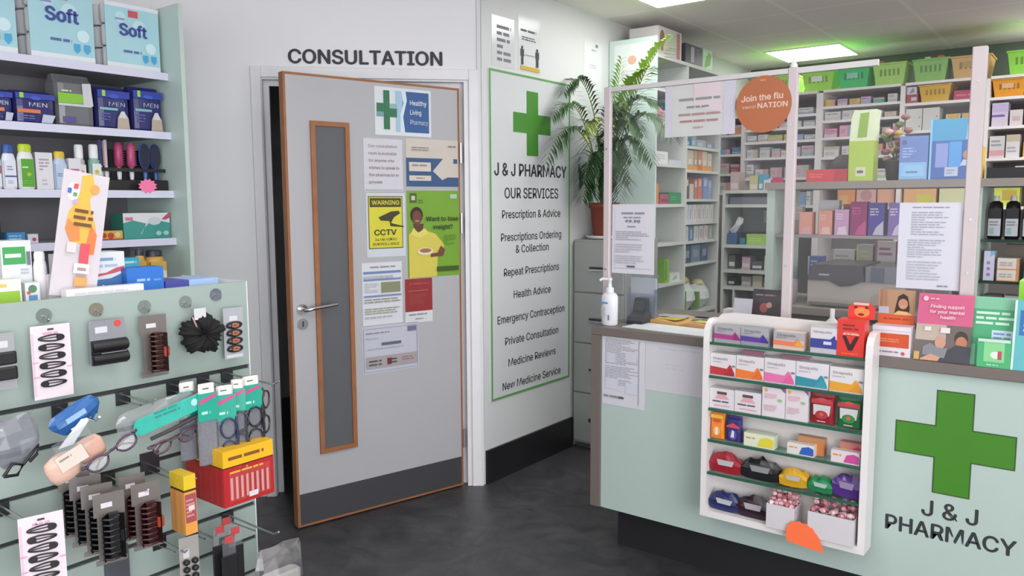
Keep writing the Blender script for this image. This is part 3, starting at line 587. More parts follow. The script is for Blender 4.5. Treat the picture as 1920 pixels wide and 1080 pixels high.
def claw_card(loc, rot, label, col, h=.09, w=.05, cardh=.165, cw=.066, group='claw clip cards'):
    r = empty('claw_clip_card', label, 'hair clip', loc, rot, group); g = G(); m = glass('card_grey', (.62, .6, .58), .06, .55, (140, 132, 128), .2)
    g.box(-cw/2, -.0015, cardh*.68, cw/2, 0, cardh, m); g.box(-cw*.4, -.0015, cardh*.06, cw*.3, 0, cardh*.68, m); g.box(-cw/2, -.0015, 0, cw/2, 0, cardh*.07, m)
    g.deco(cw, cardh, [('r', .24, .8, .6, .87, 'cfcad0')], y=-.0018); part(g, 'card', r); claw_clip(r, h, w, col, y0=-.003); 
    for c in r.children:
        if c.name.split('.')[0] in ('jaws', 'grip', 'wing'): c.location = (0, 0, cardh*.09)
    return r
claw_card((HX, 1.02, 1.043), 88, 'brown tortoiseshell claw clip on a taupe card under its suction hook', '3a1f1c', .1, .048, .158, .07)
# scrunchie: a torus with deep ruffles
def scrunchie(loc, label):
    r = empty('scrunchie', label, 'hair accessory', loc, 90); g = G(); rs = []; n = 72; k = 14; rnd = random.Random(3)
    for i in range(n):
        a = 2*math.pi*i/n; amp = .025+.0045*math.sin(a*5+.6)+.0035*math.sin(a*11)+.003*math.sin(a*23+1)+rnd.uniform(-.0015, .0015); ring = []
        for j in range(k):
            b = 2*math.pi*j/k; rr = .031+amp*math.cos(b)*1.1*(1+rnd.uniform(-.14, .14)); ring.append((rr*math.cos(a), -.034+amp*math.sin(b), rr*math.sin(a)*.88))
        rs.append(ring)
    rs.append(rs[0]); g.loft(rs, M((17, 16, 18), .85, 0, .2, 40), False, True); part(g, 'ruffle', r)
    g = sheet(.034, .03, 'c9c9cc'); part(g, 'tag', r).location = (-.012, -.05, .04)
    g = G(); g.tube([(-.036, -.054, .05), (-.03, -.058, .03), (-.024, -.056, .016)], .0022, M('b08a80', .4), 6); part(g, 'tie', r)
scrunchie((GX+.004, 1.148, 1.138), 'fluffy black hair ruffle hanging on a suction hook')
r = empty('hair_elastics_card', 'narrow grey card with four brown and black hair elastics', 'hair accessory', (HX, 1.25, 1.053), 84, None)
part(header_card(.058, .142, 'a3a5ad', [('r', .3, .74, .7, .84, 'c9cad0'), ('r', .1, .02, .9, .08, 'c6c8cc')]), 'card', r)
for i in range(4):
    g = G(); z = .028+.022*i; g.tube([(.021*math.cos(a), -.006-.002*math.sin(a), z+.008*math.sin(a)) for a in [2*math.pi*q/16 for q in range(17)]], .0034, M('231d20', .6), 6)
    g.tube([(.009*math.cos(a), -.011, z+.004*math.sin(a)) for a in [2*math.pi*q/12 for q in range(13)]], .0036, M('9a6248', .6), 6); part(g, 'elastic', r)
r = empty('hair_band_card', 'grey card with black bands cut by the photo edge', 'hair accessory', (HX, .668, 1.075), 90); part(header_card(.066, .126, '9a9ca0', [('r', .5, .74, .8, .86, 'c9cacc')]), 'card', r)
for z in (.022, .056):
    g = G(); g.box(-.034, -.012, z, .034, -.0016, z+.028, BLACK(), .005); part(g, 'band', r)

# ---- slatwall prongs
def hook(y, z, label, length=.2, plate=.036, ph=.034, double=True, tip=True):
    r = empty('display_hook', label, 'hook', (GX, y, z), 90, 'metal prong hooks in the slatwall'); L = length
    part(G().box(-plate/2, -.004, -.03, plate/2, 0, -.03+ph, DARKMETAL()), 'plate', r)
    g = G(); g.tube([(0, -.004, -.004), (0, -L*.9, -.006), (0, -L, .006)], .0026, CHROME(), 6)
    if double: g.tube([(0, -.004, -.022), (0, -L*.55, -.018)], .0022, CHROME(), 6)
    part(g, 'prong', r)
hook(.797, 1.008, 'prong hook carrying the blue and beige foot care bags'); hook(.947, 1.01, 'prong hook carrying the teal eye mask bags', .16)
hook(1.08, 1.01, 'prong hook carrying the first grey glasses pouch', .15); hook(1.167, 1.01, 'prong hook carrying the middle grey glasses pouches', .17); hook(1.24, 1.012, 'prong hook poking past the gondola end by the door frame', .24)
hook(.897, .812, 'prong hook carrying the black claw clip cards', .2); hook(1.006, .812, 'wide plated prong hook beside the yellow plaster packs', .22, .05, .06); hook(.658, .812, 'prong hook at the photo edge over the lower hair clip card', .2)
hook(1.02, .604, 'prong hook low on the slatwall beside the holder', .14); hook(1.112, .604, 'small prong hook over the bobble card', .12); hook(1.222, .606, 'prong hook over the clear bag of white goods', .24); hook(1.135, .812, 'hidden prong carrying the red packs', .24)
hook(.625, 1.008, 'prong hook at the photo edge carrying the grey glasses bag', .14)

# ---- reading glasses
def glasses(loc, rot, col, label, tilt=0, width=.136, lens=.046, fold=True, temple=.1):
    r = empty('reading_glasses', label, 'glasses', loc, 0, 'reading glasses on the gondola'); r.rotation_euler = (R(tilt), 0, R(rot)); m = M(col, .25)
    def rim(s): return [(s*(width*.26+lens*.5*math.cos(a)*(1.06 if math.sin(a) > 0 else .96)), -.002*abs(math.cos(a)), .016*math.sin(a)*(1 if math.sin(a) < 0 else .85)) for a in [2*math.pi*i/24 for i in range(25)]]
    g = G()
    for s in (-1, 1): g.tube(rim(s), .0027, m, 6)
    g.tube([(-.012, -.001, .005), (0, -.003, .008), (.012, -.001, .005)], .0026, m, 6)
    for s in (-1, 1): g.tube([(s*(width*.26+lens*.52), 0, .008), (s*width*.5, .003, .01)], .0034, m, 6)
    part(g, 'frame', r)
    for s in (-1, 1):
        g = G(); p = rim(s)[:-1]; g.add([(x, 0, z) for x, y, z in p], [tuple(range(24))], glass('lens', (.95, .95, .94), .04, .03, (200, 200, 200), .08)); part(g, 'lens', r)
        g = G()
        if fold: g.tube([(s*width*.5, .004, .01), (s*width*.44, .01, .008), (-s*width*.2, .012, .001), (-s*width*.34, .012, -.012)], .0024, m, 6)
        else: g.tube([(s*width*.5, .003, .01), (s*width*.5, temple*.7, .012), (s*width*.48, temple, -.012)], .0024, m, 6)
        part(g, 'temple', r)
    return r
o = glasses((-1.765, .823, .925), 90, '4a2f48', 'purple framed reading glasses lying over the beige foot cushions', 0); o.rotation_euler = (R(-10), R(-29), R(82))
o = glasses((-1.8, .99, .905), 90, '5a3f52', 'rose framed reading glasses under the teal mask bags', 0); o.rotation_euler = (R(5), R(-10), R(94))
# bags
def bag(w, h, d, mat, items=(), pts=10, seed=1):
    rnd = random.Random(seed); g = G(); rs = []
    for v in (0, .12, .4, .7, .9, 1):
        s = .55+.45*math.sin(math.pi*min(.5, v*.9+.05)) if v < .9 else .9; dd = d*(math.sin(math.pi*min(.97, v*.94+.05))+.08)
        rs.append([(math.cos(a)*w/2*(s+rnd.uniform(-.04, .04)), math.sin(a)*dd/2-d/2, v*h+rnd.uniform(-.004, .004)) for a in [2*math.pi*i/pts for i in range(pts)]])
    g.loft(rs, mat, True); g.deco(w*.8, h, items, y=-d-.002); return g
o = empty('foot_care_bag', 'blue and white hooded foot care bag on its prong', 'bag', (-1.85, .79, .985), 90)
part(bag(.115, .05, .03, M('2c5f9c', .3), [('r', .2, .5, .7, .75, '8fb0d4'), ('l', .2, .1, .6, .3, 1, 'c0cce0')], seed=2), 'pouch', o)
part(G().poly([(-.07, -.01), (.0, .02), (.02, .012), (-.04, -.02)], -.036, M('d8dce2', .35), .002), 'band', o); o.rotation_euler = (0, R(-24), R(90))
o = empty('foot_cushion_pack', 'peach gel foot cushions in a clear bag with cream card', 'foot care', (-1.83, .765, .893), 90); o.rotation_euler = (0, R(-24), R(84))
g = G(); g.lathe([(.004, 0), (.026, .006), (.031, .022), (.031, .045), (.026, .06), (.01, .066)], M('d8b2a2', .35), 20, (-.022, -.03, -.008), 1.1, .5); part(g, 'cushion', o)
g = G(); g.lathe([(.004, 0), (.022, .005), (.026, .02), (.026, .042), (.02, .054), (.008, .058)], M('c9a08e', .35), 20, (.044, -.026, -.002), 1.2, .45); part(g, 'cushion', o)
part(G().box(-.03, -.05, .022, .03, -.046, .058, M('d2c6ba', .4)).deco(.06, .036, [('l', .1, .6, .6, .85, 1, '8f8478')], y=-.05, z0=.022), 'card', o)
part(G().box(-.02, -.044, .05, .06, -.04, .085, CLEAR()), 'clear_flap', o)
o = empty('eye_mask_bag', 'clear bag with a teal card on the slatwall', 'bag', (-1.83, .965, .935), 90); o.rotation_euler = (0, R(-10), R(88))
g = G(); g.poly([(-.06, .052), (.1, .06), (.105, .02), (-.05, .012), (-.075, .02)], -.034, M('3fb0a0', .3, 0, .2, 30), .003)
g.deco(.15, .05, [('l', .2, .5, .7, .9, 2, '2f8a80'), ('c', .88, .6, .06, 'a8dcd4')], y=-.034, z0=.012, x0=.03); part(g, 'card', o)
part(bag(.2, .07, .025, glass('cellophane', (.9, .92, .92), .14, .22, (205, 210, 212), .12), seed=5), 'bag', o)
g = G(); g.tube([(-.03, -.02, -.01), (.02, -.024, -.006), (.1, -.024, .002)], .005, M('3f3a40', .4), 8); part(g, 'temple_bundle', o)
o = empty('glasses_bag', 'clear grey bag holding dark glasses at the photo edge', 'bag', (-1.84, .655, .935), 90); o.rotation_euler = (0, R(-8), R(90))
part(bag(.1, .1, .03, glass('grey_film', (.75, .76, .8), .1, .45, (150, 152, 160), .2), seed=7), 'bag', o)
g = G(); g.tube([(.0, -.036, .0), (.02, -.04, .02), (.036, -.036, .03), (.03, -.036, .012), (.012, -.038, .002)], .0032, BLACK(), 6); g.tube([(-.04, -.036, -.01), (-.02, -.04, .012), (.0, -.036, .0), (-.015, -.038, -.016), (-.04, -.036, -.01)], .0036, BLACK(), 6); part(g, 'glasses', o)
def pouch_pack(X, y, z, rot, label, frame=None, h=.2, w=.048):
    r = empty('glasses_pouch', label, 'glasses', (X, y, z), rot, 'hanging grey glasses pouches'); th = .012
    g = G(); g.box(-w/2, -th, 0, w/2, 0, h*.66, M('72747c', .8, 0, .25, 160), .005); part(g, 'pouch', r)
    g = G(); g.box(-w/2-.001, -th-.002, h*.56, w/2+.001, -th+.0005, h*.9, M('239c86', .4)); g.deco(w, h*.34, [('p', [(.05, .6), (.95, .85), (.95, .98), (.05, .75)], 'c04a80'), ('l', .15, .2, .6, .4, 1, 'a8dcd0')], y=-th-.002, z0=h*.56); part(g, 'teal_card', r)
    g = G(); g.box(-w*.42, -th-.001, h*.88, w*.42, -.002, h*1.02, M('dcd8d2', .4), .006); g.deco(w*.8, h*.12, [('r', .2, .5, .6, .62, '55565a')], y=-th-.0012, z0=h*.89); part(g, 'white_clip', r)
    if frame:
        g = G(); m = M(frame, .25)
        for s in (0, 1):
            cz = h*(.16+.3*s); g.tube([(.02*math.cos(a)+.004, -th-.008, cz+.026*math.sin(a)) for a in [2*math.pi*i/18 for i in range(19)]], .0028, m, 6)
        g.tube([(w*.5, -th-.004, h*.02), (w*.52, -th-.01, h*.3), (w*.5, -th-.004, h*.6)], .003, m, 6); part(g, 'frame', r)
pouch_pack(-1.845, 1.05, .832, 82, 'grey glasses pouch with teal card behind the others', None, .2, .044)
pouch_pack(-1.80, 1.076, .822, 84, 'grey glasses pouch beside the teal mask bags', None, .208, .05)
pouch_pack(-1.80, 1.128, .815, 74, 'grey pouch with navy framed glasses clipped on', '2c3458', .2, .05)
pouch_pack(-1.80, 1.168, .826, 60, 'narrow grey pouch with black frame turned edge on', '33363c', .198, .036)
pouch_pack(-1.80, 1.205, .83, 80, 'grey pouch with dark glasses nearest the gondola end', '23262c', .196, .052)
o = glasses((-1.79, 1.245, .925), 90, '3c3032', 'dark glasses hanging upright at the gondola end', 0, .13, .046); o.rotation_euler = (0, R(-88), R(110))

# ---- plaster packs in yellow, red packs and claw clips
def slim_pack(w, h, d, body, head, items=()):
    g = G(); g.box(-w/2, 0, 0, w/2, d, h*.72, M(body, .4)); g.box(-w/2, 0, h*.76, w/2, d, h, M(head, .4)); g.box(-w/2, d*.3, h*.72, w/2, d*.7, h*.76, M('3a2c18', .5)); return g.deco(w, h*.72, items)
n = 5
for i in range(n):
    X = -1.742-i*.0132
    g = slim_pack(.03 if i else .031, .148, .012, 'cf8a4a' if i % 2 else 'd89648', 'd8b82c', [('r', .05, .28, .95, .95, '9c4a54'), ('l', .1, .4, .9, .85, 5, 'c88a80'), ('r', .3, .56, .8, .68, 'd2cac8')] if i == 0 else [])
    one(g, 'plaster_pack', 'orange plaster pack with yellow header at the front of its prong' if i == 0 else 'orange plaster packs queued behind the front one on the prong', 'plasters', (X, .99, .682), 90, 'orange plaster packs on one prong')
for i in range(14):
    X = -1.742-i*.0125
    g = G(); g.box(-.074, 0, 0, .074, .0115, .1, M('a81f22' if i % 2 else 'b0262a', .35)); g.box(-.074, 0, .103, .074, .0115, .145, M('e0ae22', .4)); g.box(-.074, .002, .1, .074, .01, .103, M('2a1a14', .5))
    if i == 0:
        g.deco(.148, .1, [('r', .1, .1, .93, .9, 'b03a3c'), ('l', .12, .82, .92, .92, 1, 'd8a838')]+[('r', .12+.1*k, .16, .17+.1*k, .74, 'c9908e') for k in range(8)]+[('r', .46, .12, .64, .26, 'd0cccc')])
        g.deco(.148, .042, [('l', .1, .3, .9, .7, 1, '7a4a1c')], z0=.103)
    one(g, 'pain_relief_pack', 'red pack with yellow top facing out at the gondola end' if i == 0 else 'red packs with yellow tops queued behind the front one', 'medicine', (X, 1.155, .716), 90, 'red and yellow packs at the gondola end')
lb = ('black claw clip card at the front of its prong', 'black claw clip card second on its prong', 'black claw clip card third on its prong', 'black claw clip card against the slatwall')
for i in range(4): claw_card((-1.775-i*.042, .812-.006*i, .668+.012*i), 80-4*i, lb[i], '1c1c1e', .105, .05, .165, .066, 'black claw clip cards')
claw_card((-1.775, .898, .672), 82, 'maroon claw clip card with red grip at the front of its prong', '3c1616', .1, .05, .16, .066); claw_card((-1.82, .889, .684), 82, 'maroon claw clip card tucked behind the front one', '3c1616', .1, .05, .16, .06)
snap_card((-1.77, .668, .66), 78, 'lower pink and white card of black snap hair clips at the photo edge')
# low goods
part(G().box(-.025, -.03, 0, .025, -.0005, .1, M('4a4d52', .3)), 'pocket', empty('leaflet_pocket', 'dark grey card pocket clipped low on the slatwall', 'holder', (GX, .9, .53), 90))
r = empty('hair_bobble_card', 'grey card with black bobbles low on the slatwall', 'hair accessory', (-1.85, 1.04, .49), 80); part(header_card(.05, .14, 'a09c98', [('r', .2, .6, .5, .78, 'c9c8cc')]), 'card', r)
for i in range(4):
    for s in (-1, 1):
        g = G(); g.lathe([(.002, -.008), (.008, -.004), (.009, 0), (.008, .004), (.002, .008)], BLACK(), 10, (s*.011, -.011, .016+.02*i)); part(g, 'bobble', r)
for i in range(4):
    r = empty('comb', 'black comb with red tag hanging low beside the clear bag' if i == 0 else 'black combs with red tags hanging behind the front comb', 'comb', (-1.79-.02*i, 1.132+.016*((i % 2)*2-1), .47+.008*i), 84, 'black combs hung low on the slatwall')
    g = G(); g.box(-.022, -.006, 0, .022, 0, .1, BLACK(), .003)
    for k in range(9): g.box(-.021+.005*k, -.005, -.026, -.019+.005*k, -.001, 0, BLACK())
    part(g, 'comb_body', r); part(G().box(-.018, -.0045, .1, .018, -.002, .145, CLEAR()), 'sleeve', r); part(G().box(-.012, -.005, .132, .012, -.0046, .152, M('b8484a', .4)), 'red_tag', r)
r = empty('cotton_bag', 'clear bag of white goods hanging at the gondola corner', 'bag', (-1.79, 1.245, .4), 86)
part(bag(.145, .16, .075, glass('wrinkled_film', (.9, .9, .9), .2, .1, (190, 190, 192), .1), seed=11), 'bag', r)
g = G(); g.box(-.058, -.06, .004, .058, -.015, .085, M('cfccca', .5), .01); g.deco(.11, .08, [('c', .35, .7, .06, '4a4f9a'), ('l', .3, .4, .8, .55, 1, '9a9fc8')], y=-.0608, z0=.004); part(g, 'contents', r)

# ------------------------------------------------------------------ counter
CT = empty('service_counter', 'pale green pharmacy counter with a taupe worktop and green cross', 'counter', (-.2, 2.78, 0))
def cp(g): g.v = [(x+.2, y-2.78, z) for x, y, z in g.v]; return g
TAUPE = M((112, 103, 98), .45, 0, .06, 6); MINT = M((176, 193, 186), .35, 0, .02, 3)
part(cp(G().box(-1.702, 2.764, .936, 1.4, 3.45, .97, TAUPE, .004)), 'worktop', CT)
part(cp(G().box(-1.702, 2.766, .203, -1.659, 3.43, .9358, TAUPE)), 'end_panel', CT)
part(cp(G().box(-1.6588, 2.78, .2, 1.4, 2.8, .9355, MINT)), 'front_panel', CT)
part(cp(G().box(-1.64, 2.895, 0, 1.4, 3.4, .2, M((38, 38, 41), .4))), 'plinth', CT)
part(cp(G().box(-1.658, 2.801, .2, 1.4, 3.42, .935, M((150, 160, 156), .6))), 'carcass', CT)
c = part(cross(.1655, .0495, .711, M('41801f', .45), -.002, .0018, M((58, 84, 44), .5), .004), 'green_cross', CT); c.location = (-.366+.2, 0, 0)
g = G(); g.text('J & J', 0, .487, .052, INK(), -.0008, w=.158, bold=.014); g.text('PHARMACY', 0, .413, .049, INK(), -.0008, w=.37, bold=.018)
part(g, 'lettering', CT).location = (-.366+.2, 0, 0)
def face(x0, x1, y, z0, g, name, label, cat, group=None, rot=0., kind=None): return one(g, name, label, cat, ((x0+x1)/2, y, z0), rot, group, kind)
g = sheet(.197, .286, 'cfcdd4', [('l', .06, .6, .86, .97, 16, '9a9aa4'), ('l', .06, .3, .86, .58, 12, 'a0a2ac'), ('r', .1, .62, .32, .76, 'c6c8d2'), ('r', .55, .66, .82, .8, 'cacad2'), ('r', .08, .24, .38, .4, 'c9cdd8'), ('r', .56, .2, .84, .36, 'c9cdd8'), ('l', .04, .1, .6, .16, 1, '8a8a92'), ('r', .86, .06, .87, .97, '7a7a84'), ('l', .4, .1, .56, .16, 1, '55575c')])
face(-1.654, -1.457, 2.7795, .648, g, 'notice', 'tall densely printed notice taped to the counter front by its end panel', 'notice')
face(-1.456, -1.166, 2.7795, .735, sheet(.29, .2, 'cac8ce', [('l', .2, .84, .8, .9, 1, 'bdbcc6'), ('l', .3, .45, .6, .6, 2, 'c6bfca')]), 'notice', 'blank white landscape sheet on the counter front beside the printed notice', 'notice')

# white display unit hung on the counter front
DU = empty('counter_display', 'white open display unit with green glass shelves on the counter front', 'display unit', (-.878, 2.67, .32))
WU = M((226, 221, 220), .35, 0, .015, 3); W2 = .2875
def side(x0, x1):
    pts = [(0, 0), (.09, 0), (.09, .735), (.05, .735), (.02, .722), (.004, .698), (0, .66)]
    return G().loft([[(x, y, z) for y, z in pts] for x in (x0, x1)], WU, True)
part(side(-W2, -W2+.022), 'side_panel', DU); part(side(W2-.022, W2), 'side_panel', DU)
g = G(); g.poly([(-W2+.022, .02), (W2-.022, .02), (W2-.022, .715), (W2-.06, .75), (-W2+.08, .758), (-W2+.035, .75), (-W2+.022, .735)], .078, M((214, 208, 206), .4), .012); part(g, 'back_panel', DU)
part(G().box(-W2+.022, 0, 0, W2-.022, .0775, .025, WU), 'base_board', DU)
SHZ = (.975, .852, .731, .613, .49); GE = M((44, 92, 72), .15, 0, .1, 20)
for z in SHZ:
    g = G(); zz = z-.32; g.box(-W2+.0225, .008, zz-.008, W2-.0225, .0775, zz-.0005, glass('shelf_glass', (.8, .93, .88), .1, .05)); g.box(-W2+.0225, .004, zz-.009, W2-.0225, .0082, zz, GE); part(g, 'glass_shelf', DU)
def ds(x0, x1, z, h, col, items, name, label, cat='medicine box', group=None, d=.05, Y=2.684, side=None): return face(x0, x1, Y, z+.0006, carton(x1-x0, d, h, col, items, side=side), name, label, cat, group)
def lozenge(c, c2, txt='8a8288'): return [('t', 'Strepsils', .38, .78, .11, txt, .58, .01), ('l', .08, .58, .55, .67, 1, 'b0aab2'), ('p', [(0, .05), (0, .42), (.66, .36), (.76, .55), (.82, .52), (.95, .2), (.97, .05)], c), ('p', [(.55, .05), (.72, .3), (.8, .42), (.95, .2), (.97, .05)], c2), ('r', 0, 0, 1, .05, 'bcb8be'), ('r', .87, .46, .98, .54, '7a7c82')]
def loz_silver(c, c2): return [('r', 0, .55, 1, 1, 'a6a5aa'), ('t', 'Strepsils', .42, .82, .15, '6a666c', .6, .01), ('l', .08, .62, .5, .72, 1, '85818a'), ('p', [(0, .25), (0, .52), (.7, .48), (.8, .7), (1, .3), (1, .22)], c), ('p', [(.7, .25), (.82, .62), (1, .3), (1, .22)], c2)]
LZ = 'lozenge cartons on the white display'
for x0, x1, z, h, col, it, lb in ((-1.13, -1.033, SHZ[0], .062, '9a999e', loz_silver('a83a82', '8a2f70'), 'silver lozenge carton with magenta band on the top glass shelf'), (-1.031, -.932, SHZ[0], .063, '8f8f96', loz_silver('553a96', '47308a'), 'silver lozenge carton with violet band on the top glass shelf'),
     (-.915, -.812, SHZ[0], .06, 'd4b8ac', loz_silver('dc7a5a', 'd8a03c'), 'silver lozenge carton with orange peak on the top glass shelf'), (-.79, -.705, SHZ[0], .09, 'b9b6bc', [('r', 0, .55, 1, .95, 'd2cdd2'), ('t', 'Strepsils', .45, .8, .09, '8a8288', .7, .01), ('r', 0, .2, 1, .54, '3a4090'), ('p', [(.75, .54), (.92, .7), (.95, .54)], '34398a'), ('r', .5, .34, .8, .46, 'c9cbe0')], 'taller navy banded lozenge carton beside the red tin box'),
     (-1.142, -1.047, SHZ[1], .082, 'd8d2d6', lozenge('b8353c', 'a82a34'), 'lozenge carton with deep red band on the second glass shelf'), (-1.045, -.945, SHZ[1], .084, 'd8d2d6', lozenge('e8762f', 'd86a28'), 'lozenge carton with orange band on the second glass shelf'),
     (-.943, -.836, SHZ[1], .087, 'd8d0d6', lozenge('dc6fa4', 'd45f98'), 'lozenge carton with pink band on the second glass shelf'), (-.834, -.727, SHZ[1], .087, 'd6d2d8', lozenge('2f8a9a', '3a94a4'), 'lozenge carton with teal band on the second glass shelf'), (-.724, -.617, SHZ[1], .083, 'd8d4d4', lozenge('dc9a30', 'd28f28'), 'lozenge carton with amber band on the second glass shelf')):
    ds(x0, x1, z, h, col, it, 'lozenge_carton', lb, 'medicine box', LZ)
for x0, x1, lb in ((-1.04, -.96, 'lozenge carton lying behind the red banded one'), (-.9, -.8, 'pink and white carton lying behind the pink banded one')):
    ds(x0, x1, SHZ[1], .096, 'c9bcc4', [('r', .0, .86, 1, 1, 'a86a80')], 'lozenge_carton', lb, d=.02, Y=2.724)
# red counter dispenser marked with a V
t = empty('dispenser_box', 'red counter dispenser box with a black V and face-like dark spots on its header', 'dispenser', (-.663, 2.682, SHZ[0]+.0006))
RD = M('d8382f', .35); g = G(); g.box(-.042, 0, 0, .042, .06, .12, RD)
g.deco(.084, .12, [('l', .2, .7, .85, .9, 2, '8a2a24'), ('r', .25, .64, .75, .655, 'e8a090'), ('p', [(.2, .56), (.34, .56), (.5, .32), (.68, .56), (.82, .56), (.58, .16), (.44, .16)], '3a1c1e'), ('l', .22, .58, .82, .64, 1, 'e8c8c0'), ('l', .2, .05, .8, .1, 1, 'e87a3a')]); part(g, 'tray', t)
g = G(); g.poly([(-.036, .118), (.046, .118), (.048, .16), (.036, .164), (.034, .172), (-.022, .172), (-.024, .164), (-.036, .16)], .0, RD, .002)
g.deco(.08, .055, [('c', .58, .42, .3, 'ee8a4a', .7), ('r', .25, .84, .85, .98, 'e8b8b0'), ('c', .34, .7, .07, '5a2420', .7), ('c', .76, .7, .07, '5a2420', .7), ('c', .56, .28, .12, '6a3022', .45), ('p', [(.3, .6), (.5, .45), (.72, .6), (.52, .54)], 'f0a060')], z0=.118); c = part(g, 'header', t); c.location = (.012, .056, 0)  # header shapes are drawn like a face with eyes and mouth
# third glass shelf
HB = [('r', .3, .72, .7, .86, '5a4a50'), ('p', [(.2, .5), (.35, .7), (.65, .7), (.8, .5)], 'd8a0a8'), ('l', .12, .3, .9, .44, 1, '55555c'), ('l', .2, .12, .85, .22, 1, 'd89aa8')]
ds(-1.142, -1.05, SHZ[2], .074, 'd8d2d6', HB, 'balm_carton', 'white carton with pink arch at the end of the third glass shelf', 'medicine box'); ds(-1.048, -.952, SHZ[2], .076, 'd8d2d6', HB, 'balm_carton', 'second white carton with pink arch beside the tall floral cartons', 'medicine box')
FL = [('c', .16, .9, .08, 'd8a83a'), ('p', [(.8, 1), (1, 1), (1, .86)], '9a4a9c'), ('l', .1, .62, .8, .8, 4, 'dca0b4'), ('c', .78, .6, .1, '8fb88a', .7), ('l', .1, .2, .8, .42, 4, 'c9a8b0')]
ds(-.948, -.868, SHZ[2], .104, 'd8d0d4', FL, 'herbal_carton', 'tall white carton with yellow dot beside the pink arch cartons'); ds(-.866, -.79, SHZ[2], .108, 'd6ced2', FL, 'herbal_carton', 'tall white carton with yellow dot beside the red sweet bag')
def sweet_bag(x0, x1, z, h, col, top, items, label, group=None, name='sweet_bag'):
    w = x1-x0; g = G(); rs = []
    for v, t in ((0, .35), (.05, .9), (.4, 1), (.8, .75), (.93, .2), (1, .12)): rs.append([(math.copysign(abs(math.cos(a))**.3, math.cos(a))*w/2*(1-.04*math.sin(math.pi*v)), .02+math.copysign(abs(math.sin(a))**.6, math.sin(a))*.016*t, v*h) for a in [2*math.pi*(i+.5)/12 for i in range(12)]])
    g.loft(rs, M(col, .25), True); g.deco(w*.9, h*.96, items, y=.0035-EPS); return face(x0, x1, 2.685, z+.0006, g, name, label, 'sweets', group)
for x0, x1, c, c2, lb in ((-.785, -.708, '8f2028', 'a8323a', 'dark red sweet bag on the third glass shelf'), (-.699, -.622, '1f6a38', '2f7f48', 'green sweet bag with red top at the end of the third glass shelf')):
    sweet_bag(x0, x1, SHZ[2], .104, c, None, [('r', 0, .72, 1, .86, 'b83a44'), ('c', .5, .86, .2, 'c04a50', .5), ('p', [(.12, .32), (.1, .68), (.92, .68), (.86, .32)], 'c9c4c8'), ('c', .5, .34, .3, c2, .7), ('c', .5, .36, .1, 'c85a3a'), ('r', .3, .1, .7, .14, 'c9a0a0')], lb)
sweet_bag(-1.141, -1.088, SHZ[3], .097, 'e8862c', None, [('r', 0, .86, 1, 1, 'e8b83a'), ('c', .5, .76, .34, 'c8503a', .3), ('c', .5, .35, .3, 'e8a860', 1.2), ('r', .4, .2, .62, .5, 'e8d8c8')], 'orange hexagonal sweet packet at the end of the fourth glass shelf', name='sweet_packet')
sweet_bag(-1.082, -1.024, SHZ[3], .096, '3a2f72', None, [('p', [(.05, .65), (.5, .78), (.95, .65), (.95, .58), (.05, .58)], 'c84a5a'), ('c', .5, .3, .3, '4f4a94', 1.2), ('p', [(.35, .2), (.6, .2), (.6, .45), (.45, .5)], 'd8d4e0')], 'purple sweet packet beside the orange one', name='sweet_packet')
SM = lambda c, c2: [('l', .07, .5, .44, .75, 1, c2), ('p', [(.45, .1), (.55, .7), (.8, .85), (.98, .7), (.98, .1)], c)]
ds(-1.01, -.902, SHZ[3], .048, 'd4dcc4', SM('d8c83a', 'd88a4a'), 'mint_carton', 'low pale yellow mint carton on the fourth glass shelf', d=.045); ds(-.856, -.765, SHZ[3], .04, 'd8d2cc', SM('2f5ab0', 'dc8a5a'), 'mint_carton', 'low white and blue mint carton on the fourth glass shelf', d=.03)
ds(-.83, -.741, SHZ[3], .06, 'b8845a', SM('c87a3a', 'b8505a'), 'mint_carton', 'amber mint carton behind the blue one', d=.03, Y=2.715); ds(-.71, -.62, SHZ[3], .042, 'd8ccd0', SM('c04a90', 'dc8a3a'), 'mint_carton', 'low white and magenta mint carton on the fourth glass shelf', d=.03); ds(-.69, -.618, SHZ[3], .065, 'c07a70', SM('b83a5a', 'c88a3a'), 'mint_carton', 'rose mint carton behind the magenta one', d=.03, Y=2.715)
# tissue and sweet pouches lying down
def lying_bag(x0, x1, z, h, col, label, ang=0, lab='b9b8ba', seed=1):
    w = x1-x0; rnd = random.Random(seed); g = G(); rs = []
    for v in range(7):
        u = v/6; e = (.35+.65*math.sin(math.pi*u)**.5) if 0 < v < 6 else .3
        rs.append([(-w/2+w*u, .028+.026*math.cos(a), max(0, h*.5*(1+math.sin(a)*e)*(.85+.3*rnd.random())) if math.sin(a) > 0 else h*.12*(1-e)) for a in [2*math.pi*i/10 for i in range(10)]])
    g.loft(rs, M(col, .25), True, False)
    q = [(.0, .0)]; g.poly([(-w*.2, h*.42), (w*.24, h*.42), (w*.3, h*.7), (-w*.26, h*.7)], -.001, M(lab, .4), .002)
    o = face(x0, x1, 2.688, z+.0006+abs(ang)*.0009, g, 'sweet_pouch', label, 'sweets', 'sweet pouches on the white display'); o.rotation_euler = (0, R(ang), 0); return o
lying_bag(-1.14, -1.022, SHZ[4], .072, '9a2330', 'red sweet pouch lying at the end of the fifth glass shelf', 0, 'b9b4b8', 1)
lying_bag(-1.02, -.887, SHZ[4], .076, '1f2022', 'black sweet pouch lying beside the red one', 0, '8a8c8e', 2)
lying_bag(-.882, -.787, SHZ[4], .06, 'cf9f24', 'yellow sweet pouch lying tilted on the fifth glass shelf', -2, 'b9b2a4', 3)
lying_bag(-.786, -.705, SHZ[4], .05, '23804f', 'green sweet pouch between the yellow and purple ones', 3, 'a9b8b0', 4)
